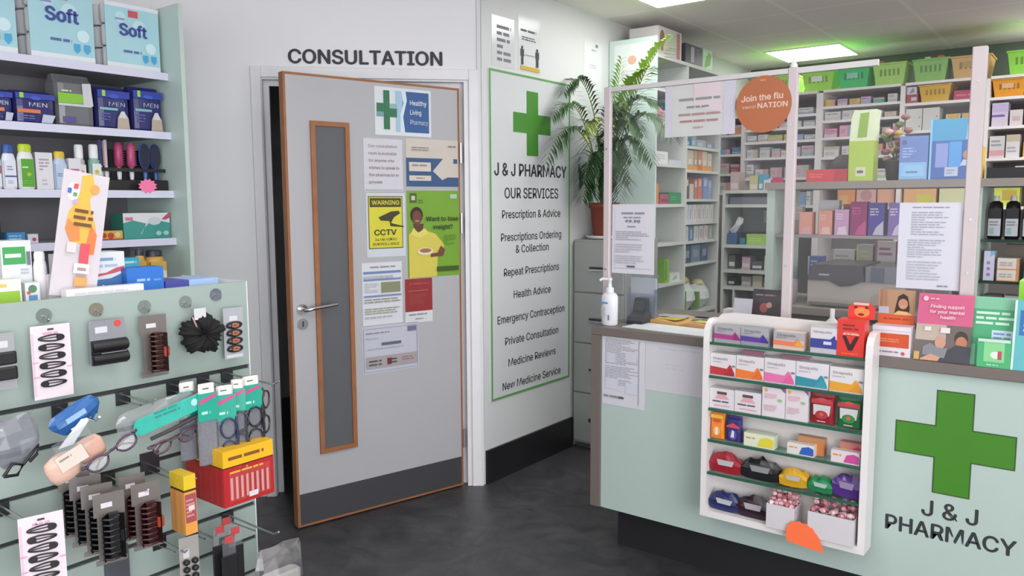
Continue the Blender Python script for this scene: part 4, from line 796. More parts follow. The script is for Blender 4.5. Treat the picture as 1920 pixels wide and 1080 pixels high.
lying_bag(-.708, -.618, SHZ[4], .078, '4f2f7c', 'purple sweet pouch at the end of the fifth glass shelf', 4, '8f80a0', 5)
lying_bag(-1.14, -1.028, .345, .066, '232c5c', 'navy sweet pouch on the bottom board of the display', 2, 'b4b8be', 6)
lying_bag(-1.035, -.915, .345, .078, '2f1c26', 'dark plum sweet pouch beside the white tray', 0, 'a9a4aa', 7)
# white cardboard trays of wrapped sweets
for x0, x1, h, lb, sd in ((-.912, -.815, .085, 'white cardboard tray of pink wrapped sweets beside the plum pouch', 1), (-.77, -.622, .09, 'white cardboard tray of pink wrapped sweets at the display corner', 2)):
    w = x1-x0; t = empty('sweet_tray', lb, 'tray', ((x0+x1)/2, 2.655, .3455)); WB = M((206, 202, 206), .5); g = G()
    g.box(-w/2, 0, -.03 if False else 0, w/2, .002, h, WB); g.box(-w/2, .085, 0, w/2, .087, h+.03, WB); g.box(-w/2, .002, 0, -w/2+.002, .085, h, WB); g.box(w/2-.002, .002, 0, w/2, .085, h, WB); g.box(-w/2+.002, .002, 0, w/2-.002, .085, .002, WB); part(g, 'carton', t)
    rnd = random.Random(sd); k = 0
    for iz in range(4):
        for ix in range(5):
            for iy in range(3):
                x = -w/2+.014+(w-.028)*ix/4+rnd.uniform(-.003, .003); y = .014+.028*iy; z = h-.015+.019*iz+rnd.uniform(-.004, .004)
                if iz > 1 and iy == 0: continue
                r_ = .0085; g = G(); a = rnd.uniform(0, 3.1); dx, dy = math.cos(a), math.sin(a)
                g.tube([(x-dx*.014, y-dy*.009, z+.002), (x-dx*.009, y-dy*.006, z), (x-dx*.007, y-dy*.005, z), (x, y, z), (x+dx*.007, y+dy*.005, z), (x+dx*.009, y+dy*.006, z), (x+dx*.014, y+dy*.009, z-.002)], [.006, .002, .008, .0095, .008, .002, .006], M(rnd.choice(('d8b4b8', 'c88890', 'ddd0d0', 'b86a74', 'd8a4ac')), .3), 6, False)
                one(g, 'wrapped_sweet', 'pink and white twist wrapped sweets heaped in the tray beside the plum pouch' if sd == 1 else 'pink and white twist wrapped sweets heaped in the tray at the display corner', 'sweet', ((x0+x1)/2, 2.655, .3455), 0, 'sweets in the plum side tray' if sd == 1 else 'sweets in the corner tray')
st = [(-.05, 0), (.075, -.012), (.06, .03), (.05, .045), (.042, .052), (.036, .064), (.024, .066), (.014, .076), (0, .074), (-.01, .08), (-.022, .074), (-.034, .076), (-.04, .064), (-.05, .06), (-.05, .048), (-.057, .04), (-.051, .03), (-.056, .02), (-.051, .01)]
g = G(); g.poly(st, -.001, M('ff7444', .5), .001); face(-.85, -.72, 2.648, .315, g, 'price_star', 'orange starburst card with no writing on the sweet trays', 'price card')

# ------------------------------------------------------------------ leaflets and dispensers on the counter top
ZC = .9706
t = empty('leaflet_dispenser', 'orange and white carton dispenser with a header of a smiling woman', 'dispenser', (-.563, 2.79, ZC))
g = G(); g.box(-.058, 0, 0, .058, .06, .1, M('d8d2d8', .4)); g.deco(.116, .1, [('r', .02, .3, .96, .76, 'c8502c'), ('l', .2, .46, .84, .6, 2, 'dc8a66'), ('l', .15, .1, .7, .2, 1, '85858c'), ('c', .82, .12, .05, 'c8505a'), ('r', .0, .86, 1, 1, 'dcd4dc')]); part(g, 'tray', t)
g = G(); g.box(-.056, .058, .1, .056, .06, .215, M('b08a6c', .45)); g.deco(.112, .115, [('r', 0, 0, 1, .28, 'd05a30'), ('l', .15, .1, .9, .2, 1, 'a8401f'), ('r', .02, .3, .3, .5, 'b8b4c4'), ('p', [(.45, .3), (.5, .6), (.55, .82), (.68, .9), (.8, .82), (.86, .5), (.84, .3)], '3a2420'), ('c', .68, .6, .13, 'c08a6a', 1.2), ('p', [(.42, .28), (.55, .4), (.8, .38), (.98, .28)], 'd8b07a'), ('r', .62, .52, .74, .535, 'd8c0b8'), ('r', .08, .5, .12, 1, '9a6f58'), ('r', .2, .55, .23, 1, 'a07a60')], y=.058, z0=.1); part(g, 'header', t)
def leaning(x0, x1, y, h, g, name, label, cat, tilt=-12, rz=0):
    t = empty(name, label, cat, ((x0+x1)/2, y, ZC), rz); c = part(g, 'card', t); c.rotation_euler = (R(tilt), 0, 0)
    s = G(); s.box(-.03, .02, 0, .03, .022+h*.2, .004, M('d0d0d2', .4)); part(s, 'stand_foot', t); return t
leaning(-.494, -.335, 2.79, .215, sheet(.158, .216, 'c85a80', [('r', 0, 0, 1, .54, '6a605c'), ('r', 0, .3, .55, .54, 'b4a498'), ('c', .82, .36, .12, '3a3230', 1.2), ('c', .83, .3, .1, 'b8785a', 1.2), ('p', [(.3, 0), (.45, .12), (.65, .2), (.75, .26), (1, .24), (1, 0)], '3f4148'), ('c', .46, .28, .1, 'c09080', 1.3), ('p', [(.15, .2), (.28, .26), (.42, .2), (.6, .2), (.55, .05), (.15, .08)], '7f8088'), ('p', [(.12, .02), (.3, .1), (.48, .06), (.44, 0), (.12, 0)], 'c8957a'), ('r', 0, .0, .1, .12, 'c0a060'), ('r', .16, .44, .28, .5, 'd8d4d0'), ('r', .45, .42, .62, .5, 'dccfd4'), ('c', .14, .92, .05, 'e4b8c8'), ('l', .22, .9, .4, .94, 1, 'e0a8bc'),
   ('t', 'Finding support', .54, .81, .045, 'eccfd8', .6, .015), ('t', 'for your mental', .54, .73, .045, 'eccfd8', .62, .015), ('t', 'health', .56, .65, .045, 'eccfd8', .26, .015)]), 'leaflet_holder', 'pink leaflet holder with a photo of a couple below the heading', 'leaflets')
leaning(-.333, -.215, 2.80, .215, sheet(.125, .215, '47a070', [('r', 0, .82, 1, 1, '78b894'), ('l', .06, .58, .98, .8, 3, 'c0e0cc'), ('r', .42, .34, .9, .52, 'bcd0d4'), ('l', .46, .38, .84, .5, 2, '6f8ac0'), ('r', 0, 0, .1, .3, '6fb894')]), 'leaflet_holder', 'green leaflet holder with pale lettering beside the pink one', 'leaflets')
t = empty('card_box', 'small green card box standing before the green leaflet holder', 'box', (-.271, 2.775, ZC)); g = carton(.088, .02, .088, '4fae74', [('r', .2, .2, .82, .92, '86d090'), ('c', .56, .45, .16, 'dce8dc', .8), ('r', .62, .3, .74, .6, 'b8525c'), ('l', .3, .06, .7, .14, 1, 'b8e0c4'), ('r', .02, .9, .98, 1, 'c8dcd0')]); part(g, 'box', t)
leaning(-.226, -.1, 2.775, .21, sheet(.126, .212, '5aaeb4', [('r', .12, .5, 1, .86, '2f6aa8'), ('l', .2, .54, 1, .82, 4, 'a8c8e0'), ('r', 0, 0, .05, 1, 'c8dcd8')]), 'leaflet_holder', 'teal and blue leaflet holder at the photo edge of the counter', 'leaflets')
g = G(); g.box(-.04, 0, 0, .04, .1, .255, M('8ac83c', .4)); one(g, 'leaflet_box', 'lime leaflet box behind the teal leaflet holder', 'box', (-.19, 2.95, ZC))
# hand sanitiser
r = empty('pump_bottle', 'white pump bottle of hand gel with blue lettering at the counter end', 'bottle', (-1.655, 2.836, ZC)); g = G(); WB = M((226, 227, 232), .3)
g.lathe([(.03, 0), (.036, .006), (.037, .1), (.036, .122), (.026, .134), (.016, .138)], WB, 24, (0, 0, 0), 1, .72); g.deco(.062, .1, [('l', .02, .78, .6, .92, 1, '4a8ed0'), ('l', .08, .3, .55, .7, 6, 'b8b8c0'), ('r', .62, .14, .72, .36, '6a8090')], y=-.0275, z0=.01); part(g, 'body', r)
g = G(); g.lathe([(.017, .137), (.017, .155), (.009, .16), (.007, .185), (.01, .187), (.01, .197), (.004, .199)], WB, 16); g.tube([(0, 0, .192), (-.03, -.01, .193), (-.04, -.014, .186)], .006, WB, 8); part(g, 'pump', r)
# card terminal, clear holder, papers, magazine
r = empty('card_terminal', 'dark grey card terminal standing on the counter beside the hand gel', 'card terminal', (-1.58, 2.94, ZC)); g = G()
g.loft([[(x, y, z) for x, y in ((-.036*s, -.01*q), (.036*s, -.01*q), (.036*s, .05), (-.036*s, .05))] for z, s, q in ((0, 1, 3.2), (.03, 1, 2.4), (.048, .82, -1), (.1, .8, -2.5), (.106, .7, -2.8))], M((40, 43, 50), .4), True); part(g, 'body', r)
g = G(); g.add([(-.026, .005, .054), (.026, .005, .054), (.026, .021, .094), (-.026, .021, .094)], [(0, 1, 2, 3)], M((44, 58, 58), .2)); part(g, 'screen', r)
r = empty('leaflet_pocket', 'clear acrylic leaflet holder behind the card terminal', 'holder', (-1.6, 3.0, ZC)); g = G(); cl = glass('acrylic_blue', (.9, .93, .97), .06, .06, (190, 198, 208))
g.box(-.065, 0, 0, .065, .003, .12, cl); g.box(-.065, .04, 0, .065, .043, .2, cl); g.box(-.065, .003, 0, -.062, .04, .14, cl); g.box(.062, .003, 0, .065, .04, .14, cl); part(g, 'shell', r)
part(G().box(-.06, .025, .004, .06, .036, .185, M((178, 184, 194), .5)), 'leaflet_stack', r)
g = G(); g.box(-.2, -.07, 0, .2, .09, .002, M((214, 220, 222), .5)); one(g, 'paper_sheet', 'pale paper lying flat on the counter before the magazine', 'paper', (-1.38, 2.87, ZC), -4)
r = empty('magazine', 'open orange and blue magazine lying on the counter', 'magazine', (-1.4, 3.07, ZC+.0005), -6); g = G()
for s, m in ((-1, M('d8a85c', .4, 0, .3, 18)), (1, M('cf9a5e', .4, 0, .35, 18))):
    g.loft([[(s*.2*u, -.1+.2*v, .006+.012*math.sin(math.pi*min(1, u*1.1)) if q else .0) for v, q in ((0, 0), (1, 0), (1, 1), (0, 1))] for u in (0, .15, .4, .7, 1)], m, True)
part(g, 'pages', r); g = G()
for x, y, a, b, c in ((-.1, .03, .07, .03, '9fb4c0'), (.08, .05, .09, .03, '88a4b8'), (.1, -.04, .05, .03, 'c8c86a'), (-.06, -.04, .04, .04, 'c8b040'), (.02, .06, .03, .02, 'c86a4a')): g.box(x-a, y-b, .0185, x+a, y+b, .0195, M(c, .4))
part(g, 'pictures', r)
# cards and booklet seen through the screen
leaning(-1.19, -1.12, 3.0, .11, sheet(.075, .13, 'c9c9d6', [('l', .1, .3, .9, .5, 2, 'b4b4c4')]), 'card_holder', 'lilac white card pad standing behind the screen', 'cards')
leaning(-1.14, -1.025, 3.06, .15, sheet(.115, .165, '3a2a34', [('r', .0, .0, 1, .3, '4a4a92'), ('l', .1, .82, .9, .9, 1, '8a7a84'), ('c', .42, .55, .14, 'a8544a', 1.2), ('c', .6, .62, .1, 'b89a94'), ('p', [(.5, .3), (.55, .5), (.9, .45), (.9, .3)], '2c2c34')]), 'booklet', 'dark booklet with a violet foot standing behind the screen', 'booklet')
g = G(); g.lathe([(.02, 0), (.022, .01), (.022, .09), (.012, .1), (.008, .105), (.008, .135), (.005, .137)], M((214, 214, 216), .35), 16); one(g, 'small_bottle', 'small white bottle standing just behind the white display', 'bottle', (-.765, 2.84, ZC))
g = G(); g.box(-.05, 0, 0, .05, .06, .075, M((196, 198, 204), .4)); g.deco(.1, .075, [('p', [(.3, .1), (.4, .6), (.6, .8), (.7, .1)], '5a7ab0'), ('c', .5, .75, .1, '3a3a44')]); one(g, 'leaflet_box', 'white and blue leaflet box beside the lilac card pad', 'box', (-1.2, 3.05, ZC))

# ------------------------------------------------------------------ protective screen
t = empty('protective_screen', 'clear acrylic counter screen with pinkish white posts and rail', 'screen', (-1.02, 2.88, .97)); PW = M((200, 188, 190), .4)
def sp(g): g.v = [(x+1.02, y-2.88, z-.97) for x, y, z in g.v]; return g
part(sp(G().box(-1.712, 2.872, .9705, -1.682, 2.894, 1.952, PW, .003)), 'post', t); part(sp(G().box(-.956, 2.87, .9705, -.922, 2.894, 1.952, PW, .003)), 'post', t); part(sp(G().box(-.386, 2.868, .9705, -.345, 2.896, 1.955, PW, .003)), 'post', t)
part(sp(G().box(-1.682, 2.874, 1.932, -.956, 2.892, 1.95, M((206, 202, 202), .4))), 'top_rail', t); part(sp(G().box(-.922, 2.876, 1.93, -.66, 2.892, 1.95, M((206, 202, 202), .4))), 'top_rail', t)
part(sp(G().lathe([(.012, 1.952), (.013, 1.96), (.006, 1.972), (.003, 1.985)], WHITE(), 12, (-.94, 2.882, 0))), 'finial', t)
AC = glass('acrylic', (.98, .982, .982), .015, .012, (226, 222, 228))
part(sp(G().box(-1.682, 2.881, .99, -.956, 2.885, 1.932, AC)), 'pane', t); part(sp(G().box(-.922, 2.881, .99, -.386, 2.885, 1.93, AC)), 'pane', t)
for x, z in ((-1.697, 1.2), (-1.697, 1.7), (-.94, 1.25), (-.94, 1.75), (-.365, 1.25), (-.365, 1.42), (-.365, 1.85)):
    g = G(); disc(g, x, z, .004, 2.866, 2.8715 if x < -1 else 2.8695 if x < -.5 else 2.8675, CHROME(), 10); part(sp(g), 'screw', t)
def on_screen(x0, x1, z0, z1, name, label, cat, col, items, mat=None, g=None): return one(g or sheet(x1-x0, z1-z0, col, items, mat=mat), name, label, cat, ((x0+x1)/2, 2.8805, z0))
on_screen(-1.437, -1.15, 1.733, 1.93, 'notice', 'pale landscape notice in a clear sleeve on the screen beside the orange disc', 'notice', 'd4d2d4', [('r', 0, 0, .1, 1, 'cbc8d4'), ('r', .84, 0, 1, 1, 'c8c5d2'), ('p', [(.42, .6), (.42, 1), (.8, 1), (.82, .5), (.84, .4)], 'd8c6cc'), ('l', .2, .66, .8, .76, 1, '8f9290', 1), ('l', .3, .52, .66, .6, 1, '84908a', 1), ('l', .2, .38, .8, .46, 1, 'a88a88', 1), ('l', .14, .25, .86, .33, 1, 'a8807e', 1), ('l', .4, .13, .58, .2, 1, 'c09a96', 1)], mat=glass('sleeve', (.9, .9, .9), .04, .72, (222, 222, 220)))
g = G(); g.poly([(.102*math.cos(2*math.pi*i/48), .102+.102*math.sin(2*math.pi*i/48)) for i in range(48)], -.002, M('b06640', .45), .002)
g.text('Join the flu', -.005, .125, .021, M('e2c4b4'), -.0026, w=.152, bold=.02, slope=.03); g.text('vacci', -.053, .096, .011, M('e2c4b4'), -.0026, w=.05, bold=.006); g.text('NATION', .034, .098, .018, M('e2c4b4'), -.0026, w=.108, bold=.02); g.lines(-.012, .012, .192, .184, 1, M('d8a88c'), -.0026, 3)
one(g, 'round_sign', 'round orange sign inviting people to a jab, fixed to the screen beside the middle post', 'sign', (-1.041, 2.8685, 1.729))
on_screen(-1.672, -1.476, 1.186, 1.472, 'notice', 'white price notice taped low on the screen above the hand gel', 'notice', 'd2d0d8', [('r', .06, .07, .94, .075, '8a8a92'), ('r', .06, .05, .065, .95, 'b4b4bc'), ('l', .14, .84, .86, .9, 1, '8f8f98', 1), ('l', .26, .79, .72, .83, 1, '8f8f98', 1), ('t', '£9.90', .5, .755, .04, '52505a', .34, .02), ('l', .36, .66, .6, .7, 1, '95959c', 1), ('l', .1, .48, .9, .62, 5, 'aaaab2'), ('l', .1, .3, .9, .44, 4, 'b4b4bc'), ('l', .1, .14, .9, .27, 4, 'b4b4bc'), ('l', .36, .08, .58, .13, 1, '5a5a62', 1)])
on_screen(-.574, -.388, 1.19, 1.474, 'notice', 'long white notice of fine print on the screen above the pink leaflet', 'notice', 'd0cfda', [('l', .2, .93, .8, .96, 1, 'a88a9c', 1), ('l', .2, .62, .78, .9, 10, 'a4a5b2'), ('l', .16, .36, .76, .58, 8, 'a9aab6'), ('l', .16, .1, .72, .33, 7, 'b0b1bc'), ('l', .66, .03, .86, .06, 1, '80828e')])

# ------------------------------------------------------------------ filing cabinet with the palm
t = empty('filing_cabinet', 'grey four drawer metal filing cabinet beside the services board', 'filing cabinet', (-2.38, 3.952, 0))
FC = M((158, 162, 158), .45, .0, .03, 5)
part(G().box(-.175, .004, .03, .175, .4, 1.262, FC, .004), 'body', t); part(G().box(-.165, .02, 0, .165, .39, .0298, M((80, 82, 82), .5)), 'plinth', t)
for i in range(4):
    z = .045+.303*i; d = part(G().box(-.168, -.012, z, .168, .0038, z+.295, FC, .004), 'drawer', t)
    g = G(); g.box(-.05, -.03, z+.13, .05, -.0122, z+.138, CHROME()); g.box(-.05, -.03, z+.138, .05, -.027, z+.152, DARKMETAL()); part(g, 'handle', d)
    g = G(); g.box(-.04, -.0135, z+.2, .04, -.0122, z+.225, M((160, 163, 160), .5)); part(g, 'label_holder', d)
g = G(); g.lathe([(.06, 0), (.1, .004), (.112, .02), (.108, .022), (.098, .008), (.0, .006)], M((214, 214, 210), .4), 24); one(g, 'plant_saucer', 'pale saucer under the plant pot on the filing cabinet', 'saucer', (-2.437, 4.1, 1.2625))
g = G(); g.box(-.035, -.02, 0, .035, .05, .15, M((176, 180, 178), .5)); one(g, 'storage_box', 'small grey box on the filing cabinet against the wall', 'box', (-2.518, 4.2, 1.2625))
PX, PY, PZ = -2.437, 4.1, 1.283
palm = empty('potted_palm', 'leafy palm in a terracotta pot on top of the filing cabinet', 'plant', (PX, PY, PZ))
g = G(); g.lathe([(.062, 0), (.066, .002), (.084, .165), (.092, .165), (.094, .195), (.084, .196), (.08, .175), (.078, .17)], M((140, 68, 54), .7, 0, .12, 20), 28); part(g, 'pot', palm)
g = G(); g.lathe([(.0785, .166), (.05, .174), (.0, .176)], M((52, 40, 32), .9, 0, .3, 60), 18); part(g, 'soil', palm)
def bez(a, b, c, t): return a*(1-t)**2+b*2*t*(1-t)+c*t*t
def frond(tip, mid, col, n=25, ll=.17, seed=0, base=None, wide=.0075):
    rnd = random.Random(seed); A = Vector(base or (rnd.uniform(-.025, .025), rnd.uniform(-.025, .025), .17)); O = Vector((PX, PY, PZ)); B = Vector(mid)-O; T = Vector(tip)-O
    g = G(); pts = [bez(A, B, T, i/14) for i in range(15)]; lm = M(col, .45, 0, .18, 25); sm = M('7f9a4a', .5)
    g.tube(pts, [.005*(1-i/17) for i in range(15)], sm, 5); vs = []; fs = []
    for i in range(n):
        u = .36+.64*i/(n-1); p = bez(A, B, T, u); d = (bez(A, B, T, min(1, u+.02))-bez(A, B, T, u-.02)).normalized()
        sd = d.cross(Vector((0, 0, 1))).normalized(); L = ll*(math.sin(math.pi*(.22+.72*(u-.36)/.64))**.7)*rnd.uniform(.85, 1.1)
        for s in (-1, 1):
            q = (sd*s*.72+d*.75+Vector((0, 0, rnd.uniform(-.1, .16)))).normalized(); wd = q.cross(Vector((0, 0, 1))).normalized()*wide
            m = p+q*L*.5+Vector((0, 0, -L*.06)); e = p+q*L+Vector((0, 0, -L*.38)); k = len(vs)
            vs += [p-wd*.3, p+wd*.3, m+wd, m-wd, e]; fs += [(k, k+1, k+2, k+3), (k+3, k+2, k+4)]
    out = []
    for v in vs:
        w_ = v+O; x = max(w_.x, -2.553); y = w_.y
        if x < -2.2 and w_.z < 2.5: y = min(y, 4.345)
        out.append(Vector((x, y, w_.z))-O)
    g.add(out, fs, lm); part(g, 'frond', palm)
D1, D2, LG, YG = '3c5a38', '466a40', '8fb84a', 'a8c860'
for i, (tip, mid, c) in enumerate((((-2.47, 3.72, 2.09), (-2.45, 3.95, 2.42), D1), ((-2.47, 3.6, 1.94), (-2.45, 3.86, 2.26), D2), ((-2.46, 3.53, 1.7), (-2.45, 3.8, 2.2), D1), ((-2.42, 3.84, 1.6), (-2.42, 3.98, 2.0), D1), ((-2.4, 3.93, 1.72), (-2.42, 4.0, 2.1), D2),
      ((-1.99, 4.02, 2.37), (-2.26, 4.08, 2.2), YG), ((-2.1, 4.0, 2.22), (-2.34, 4.08, 2.15), LG), ((-1.94, 3.98, 1.84), (-2.2, 4.06, 2.24), D1), ((-2.05, 3.96, 1.7), (-2.28, 4.06, 2.1), D2), ((-2.22, 3.98, 2.04), (-2.4, 4.08, 2.1), '7a9c5a'),
      ((-2.28, 3.9, 1.62), (-2.36, 4.05, 2.05), D1), ((-2.36, 3.9, 1.58), (-2.4, 4.0, 1.9), D1), ((-2.18, 4.05, 1.9), (-2.34, 4.1, 2.2), D2), ((-2.42, 3.82, 1.86), (-2.43, 4.0, 2.15), 'a8b86a'), ((-2.3, 4.06, 1.56), (-2.34, 4.1, 1.9), D1), ((-2.15, 3.9, 1.6), (-2.3, 4.0, 2.0), D1),
      ((-2.33, 4.1, 2.3), (-2.4, 4.12, 1.9), LG), ((-2.5, 3.98, 1.6), (-2.48, 4.05, 1.95), D1), ((-2.44, 4.0, 1.52), (-2.44, 4.05, 1.8), D1), ((-2.26, 3.95, 1.5), (-2.34, 4.04, 1.85), D1), ((-2.46, 3.9, 1.5), (-2.46, 4.02, 1.85), D1), ((-2.08, 4.08, 2.02), (-2.34, 4.1, 2.25), D2), ((-2.12, 3.98, 1.86), (-2.32, 4.06, 2.12), '5c8450'), ((-2.3, 4.0, 1.98), (-2.42, 4.08, 2.15), D2), ((-2.2, 4.0, 1.72), (-2.36, 4.08, 2.05), '54784a'))):
    frond(tip, mid, c, seed=i, ll=.2 if i in (5, 6, 7) else .16, wide=.011 if i in (5, 6) else .0075)

# ------------------------------------------------------------------ bookcase along the services wall
PG = M((206, 226, 220), .4, 0, .02, 3); CR = M((206, 210, 206), .5, 0, .02, 3)
BC = empty('pigeonhole_shelving', 'tall pale green pigeonhole shelving behind the palm', 'shelving', (-2.4, 4.37, 0))
def bp(g): g.v = [(x+2.4, y-4.37, z) for x, y, z in g.v]; return g
part(bp(G().box(-2.56, 4.357, 0, -2.235, 4.374, 2.468, PG)), 'side_panel', BC); part(bp(G().box(-2.56, 4.795, 0, -2.238, 4.813, 2.345, CR)), 'divider', BC); part(bp(G().box(-2.56, 5.33, 0, -2.238, 5.352, 2.345, CR)), 'side_panel', BC)
part(bp(G().box(-2.563, 4.3745, 0, -2.5605, 5.352, 2.345, M((170, 176, 170), .6))), 'back_panel', BC); part(bp(G().box(-2.56, 4.3745, 2.3455, -2.236, 5.36, 2.366, CR)), 'top_board', BC)
B1 = (2.17, 1.945, 1.717, 1.468, 1.224, .966, .72); B2 = (2.11, 1.98, 1.845, 1.69, 1.5, 1.347, 1.22, 1.072, .735)
for z in B1: part(bp(G().box(-2.56, 4.3745, z-.02, -2.24, 4.7945, z, CR)), 'shelf', BC)
for z in B2: part(bp(G().box(-2.56, 4.8135, z-.018, -2.24, 5.3295, z, CR)), 'shelf', BC)
one(sheet(.25, .26, 'e8ecee', [('c', .5, .62, .12, 'e8b8a0', .9), ('l', .2, .2, .8, .4, 3, 'd4d8da')]), 'poster', 'faded white poster with a peach blob on the green shelving end panel', 'poster', (-2.4, 4.3568, 2.18))
def bx(y0, y1, z, h, col, items, name, label, cat='box', d=.16, X=-2.262, group=None): return on_x(X, y0, y1, z+.0005, carton(y1-y0, d, h, col, items), name, label, cat, group)
bx(4.4, 4.46, B1[3], .126, 'd08a50', [('r', .1, .1, .5, .9, 'b06a38')], 'carton', 'tall orange carton in the pigeonhole above the price notice')
bx(4.48, 4.6, B1[3], .062, 'a8506a', [('r', .1, .2, .9, .5, '8a3a50')], 'carton', 'low maroon carton beside the tall orange one'); bx(4.61, 4.78, B1[3], .072, '2f8a58', [('l', .1, .3, .7, .7, 2, '5fa880')], 'carton', 'low green carton beside the maroon one')
bx(4.56, 4.62, B1[5], .15, '86b848', [('r', .1, .1, .5, .95, '6a9a34')], 'folder', 'lime green folder upright in the lower pigeonhole', 'folder', .2); bx(4.635, 4.78, B1[5], .055, 'd4dcd4', [('p', [(.2, .2), (.5, .7), (.8, .5), (.6, .2)], 'a8b0a8')], 'paper_bundle', 'crumpled white paper bundle beside the lime folder', 'paper')
bx(4.4, 4.58, B1[2], .075, 'd8dcda', [('l', .1, .2, .9, .8, 4, 'bcc0c0')], 'paper_stack', 'white paper stack in the pigeonhole behind the palm fronds', 'paper'); bx(4.6, 4.78, B1[2], .03, 'c6ccd8', [], 'paper_stack', 'low bluish paper stack beside the white stack', 'paper')
for y0, y1, h, c, lb in ((4.4, 4.5, .12, 'd89aa8', 'pink carton high in the green shelving behind the fronds'), (4.51, 4.62, .1, 'd8ccd0', 'white and pink carton beside the pink one high in the green shelving'), (4.64, 4.75, .16, '2f8a9c', 'teal carton high in the green shelving by the notice')): bx(y0, y1, B1[1], h, c, [('l', .1, .3, .9, .6, 2, 'c07a88')], 'carton', lb)
for i, (y0, y1, h, c) in enumerate(((4.83, 4.92, .05, '3f7a9c'), (4.93, 5.0, .07, '88a8a8'), (5.01, 5.16, .05, 'a4a6b8'), (5.17, 5.3, .045, '8f94a4'))): bx(y0, y1, B2[2], h, c, [('r', .1, .2, .6, .6, 'b8c4cc')], 'carton', ('low blue carton', 'pale green carton', 'long lilac carton', 'grey blue carton')[i]+' on the shelf under the screen notice')
for i, (y0, y1, h, c) in enumerate(((4.86, 4.96, .1, 'c8c0a8'), (4.97, 5.02, .1, 'b8a48a'), (5.03, 5.09, .103, 'c88a72'), (5.1, 5.18, .1, 'd8c4b4'), (5.19, 5.26, .09, 'cfc8bc'))): bx(y0, y1, B2[3]+.0315, h, c, [('r', .2, .1, .8, .4, 'dcd6cc')], 'carton', ('cream carton', 'tan carton', 'salmon carton', 'peach carton', 'ivory carton')[i]+' standing in the orange tray')
bx(4.85, 5.27, B2[3], .03, 'e0a050', [('r', .4, 0, .6, 1, 'd08038')], 'shelf_tray', 'shallow orange tray on the green shelving', 'tray', .2)
for i, (y0, y1, h, c) in enumerate(((4.83, 4.9, .14, '6a5050'), (4.91, 4.97, .1, 'c8c4c0'), (4.98, 5.03, .13, 'b08078'), (5.04, 5.1, .14, 'd87860'), (5.12, 5.2, .145, '7f98c8'), (5.21, 5.26, .13, '94a8d0'))): bx(y0, y1, B2[4], h, c, [('r', .2, .6, .8, .9, 'd8c0b8' if i < 4 else 'b8c8e0')], 'book', ('brown', 'pale grey', 'dusty rose', 'coral', 'blue', 'light blue')[i]+' spined book on the middle shelf of the green shelving', 'book')
for k, (z, n, lbl) in enumerate(((B2[5], 7, 'row of white spines above the blue boxes'), (B2[6], 6, 'second row of white spines'))):
    cs = ('d4d8dc', 'ccd2d8', 'd8d8d4', 'd0ccc8', 'd6d2da', 'd8dad2', 'dadcd6') if k == 0 else ('c8d0c8', '5f80a0', 'd0d4d4', 'd4ccc8', 'd8d2c8', '9fb0a8')
    wd = .48/n
    for i in range(n): bx(4.83+wd*i, 4.83+wd*(i+.88), z, .115 if k == 0 else .1, cs[i], [('r', .3, .15, .7, .75, ('b0b8c4', 'a8b4c4', 'c8b8b0', 'b8a8b8', 'c4b8c8', 'c8c8b0', 'c0c8c0')[i])], 'medicine_file', ('%s white spined file in the upper row on the green shelving' if k == 0 else '%s file in the lower row of files on the green shelving') % ('first', 'second', 'third', 'fourth', 'fifth', 'sixth', 'seventh')[i], 'file', group='white spined files')
for i, (y0, y1, c) in enumerate(((4.83, 4.94, '3f5a74'), (4.95, 5.1, '6a8094'), (5.11, 5.22, '4a6078'))): bx(y0, y1, B2[7], .12, c, [('r', .2, .3, .8, .7, '8a9caa')], 'carton', ('dark blue carton', 'grey blue wide carton', 'slate blue carton')[i]+' above the white carrier bags')
def carrier(y0, y1, z, h, label, seed, top):
    w = y1-y0; o = empty('carrier_bag', label, 'bag', (-2.4, (y0+y1)/2, z+.006), 90); part(bag(w, h, .16, M((208, 216, 214), .4, 0, .06, 12), seed=seed, pts=14), 'bag', o)
    g = G(); g.lathe([(.01, h*.9), (.045, h*.96), (.05, h*1.08), (.03, h*1.16), (.01, h*1.17)], M(top, .5), 12, (0, -.08, 0), 1, .8); part(g, 'knot', o)
    part(G().box(-w*.48, -.14, h*.05, -w*.34, -.1, h*.72, M('6f9a4a', .4)), 'print_stripe', o)
carrier(4.85, 5.05, B2[8], .2, 'white carrier bag with green stripe and straw coloured knot', 3, 'c8b87a'); carrier(5.06, 5.3, B2[8], .17, 'fuller white carrier bag with pale yellow knot beside it', 9, 'd8d0a0')
# on top of the bookcase
ZB = 2.3665
on_x(-2.27, 4.43, 4.78, ZB, carton(.32, .2, .18, 'c8c4c2', [('r', .78, .05, .92, .95, 'b87a78'), ('c', .15, .6, .1, '8a6a5a', 1.6), ('r', .1, .2, .2, .4, 'a8705c')]), 'large_carton', 'large pale carton with a red stripe on top of the green shelving', 'box')
on_x(-2.26, 4.8, 5.07, ZB, carton(.26, .2, .13, '3f4048', [('r', .3, .15, .5, .9, 'a8aab0'), ('l', .55, .6, .9, .9, 2, '6a6c74')]), 'large_carton', 'black carton with a grey label on top of the green shelving', 'box')
on_x(-2.27, 5.09, 5.25, ZB, carton(.16, .16, .14, 'a8d0a8', [('p', [(.2, .1), (.8, .3), (.9, .8), (.4, .9)], '6fb04a'), ('r', .05, .7, .5, .9, 'c8e0c8')]), 'large_carton', 'light green carton at the end of the shelving top', 'box')

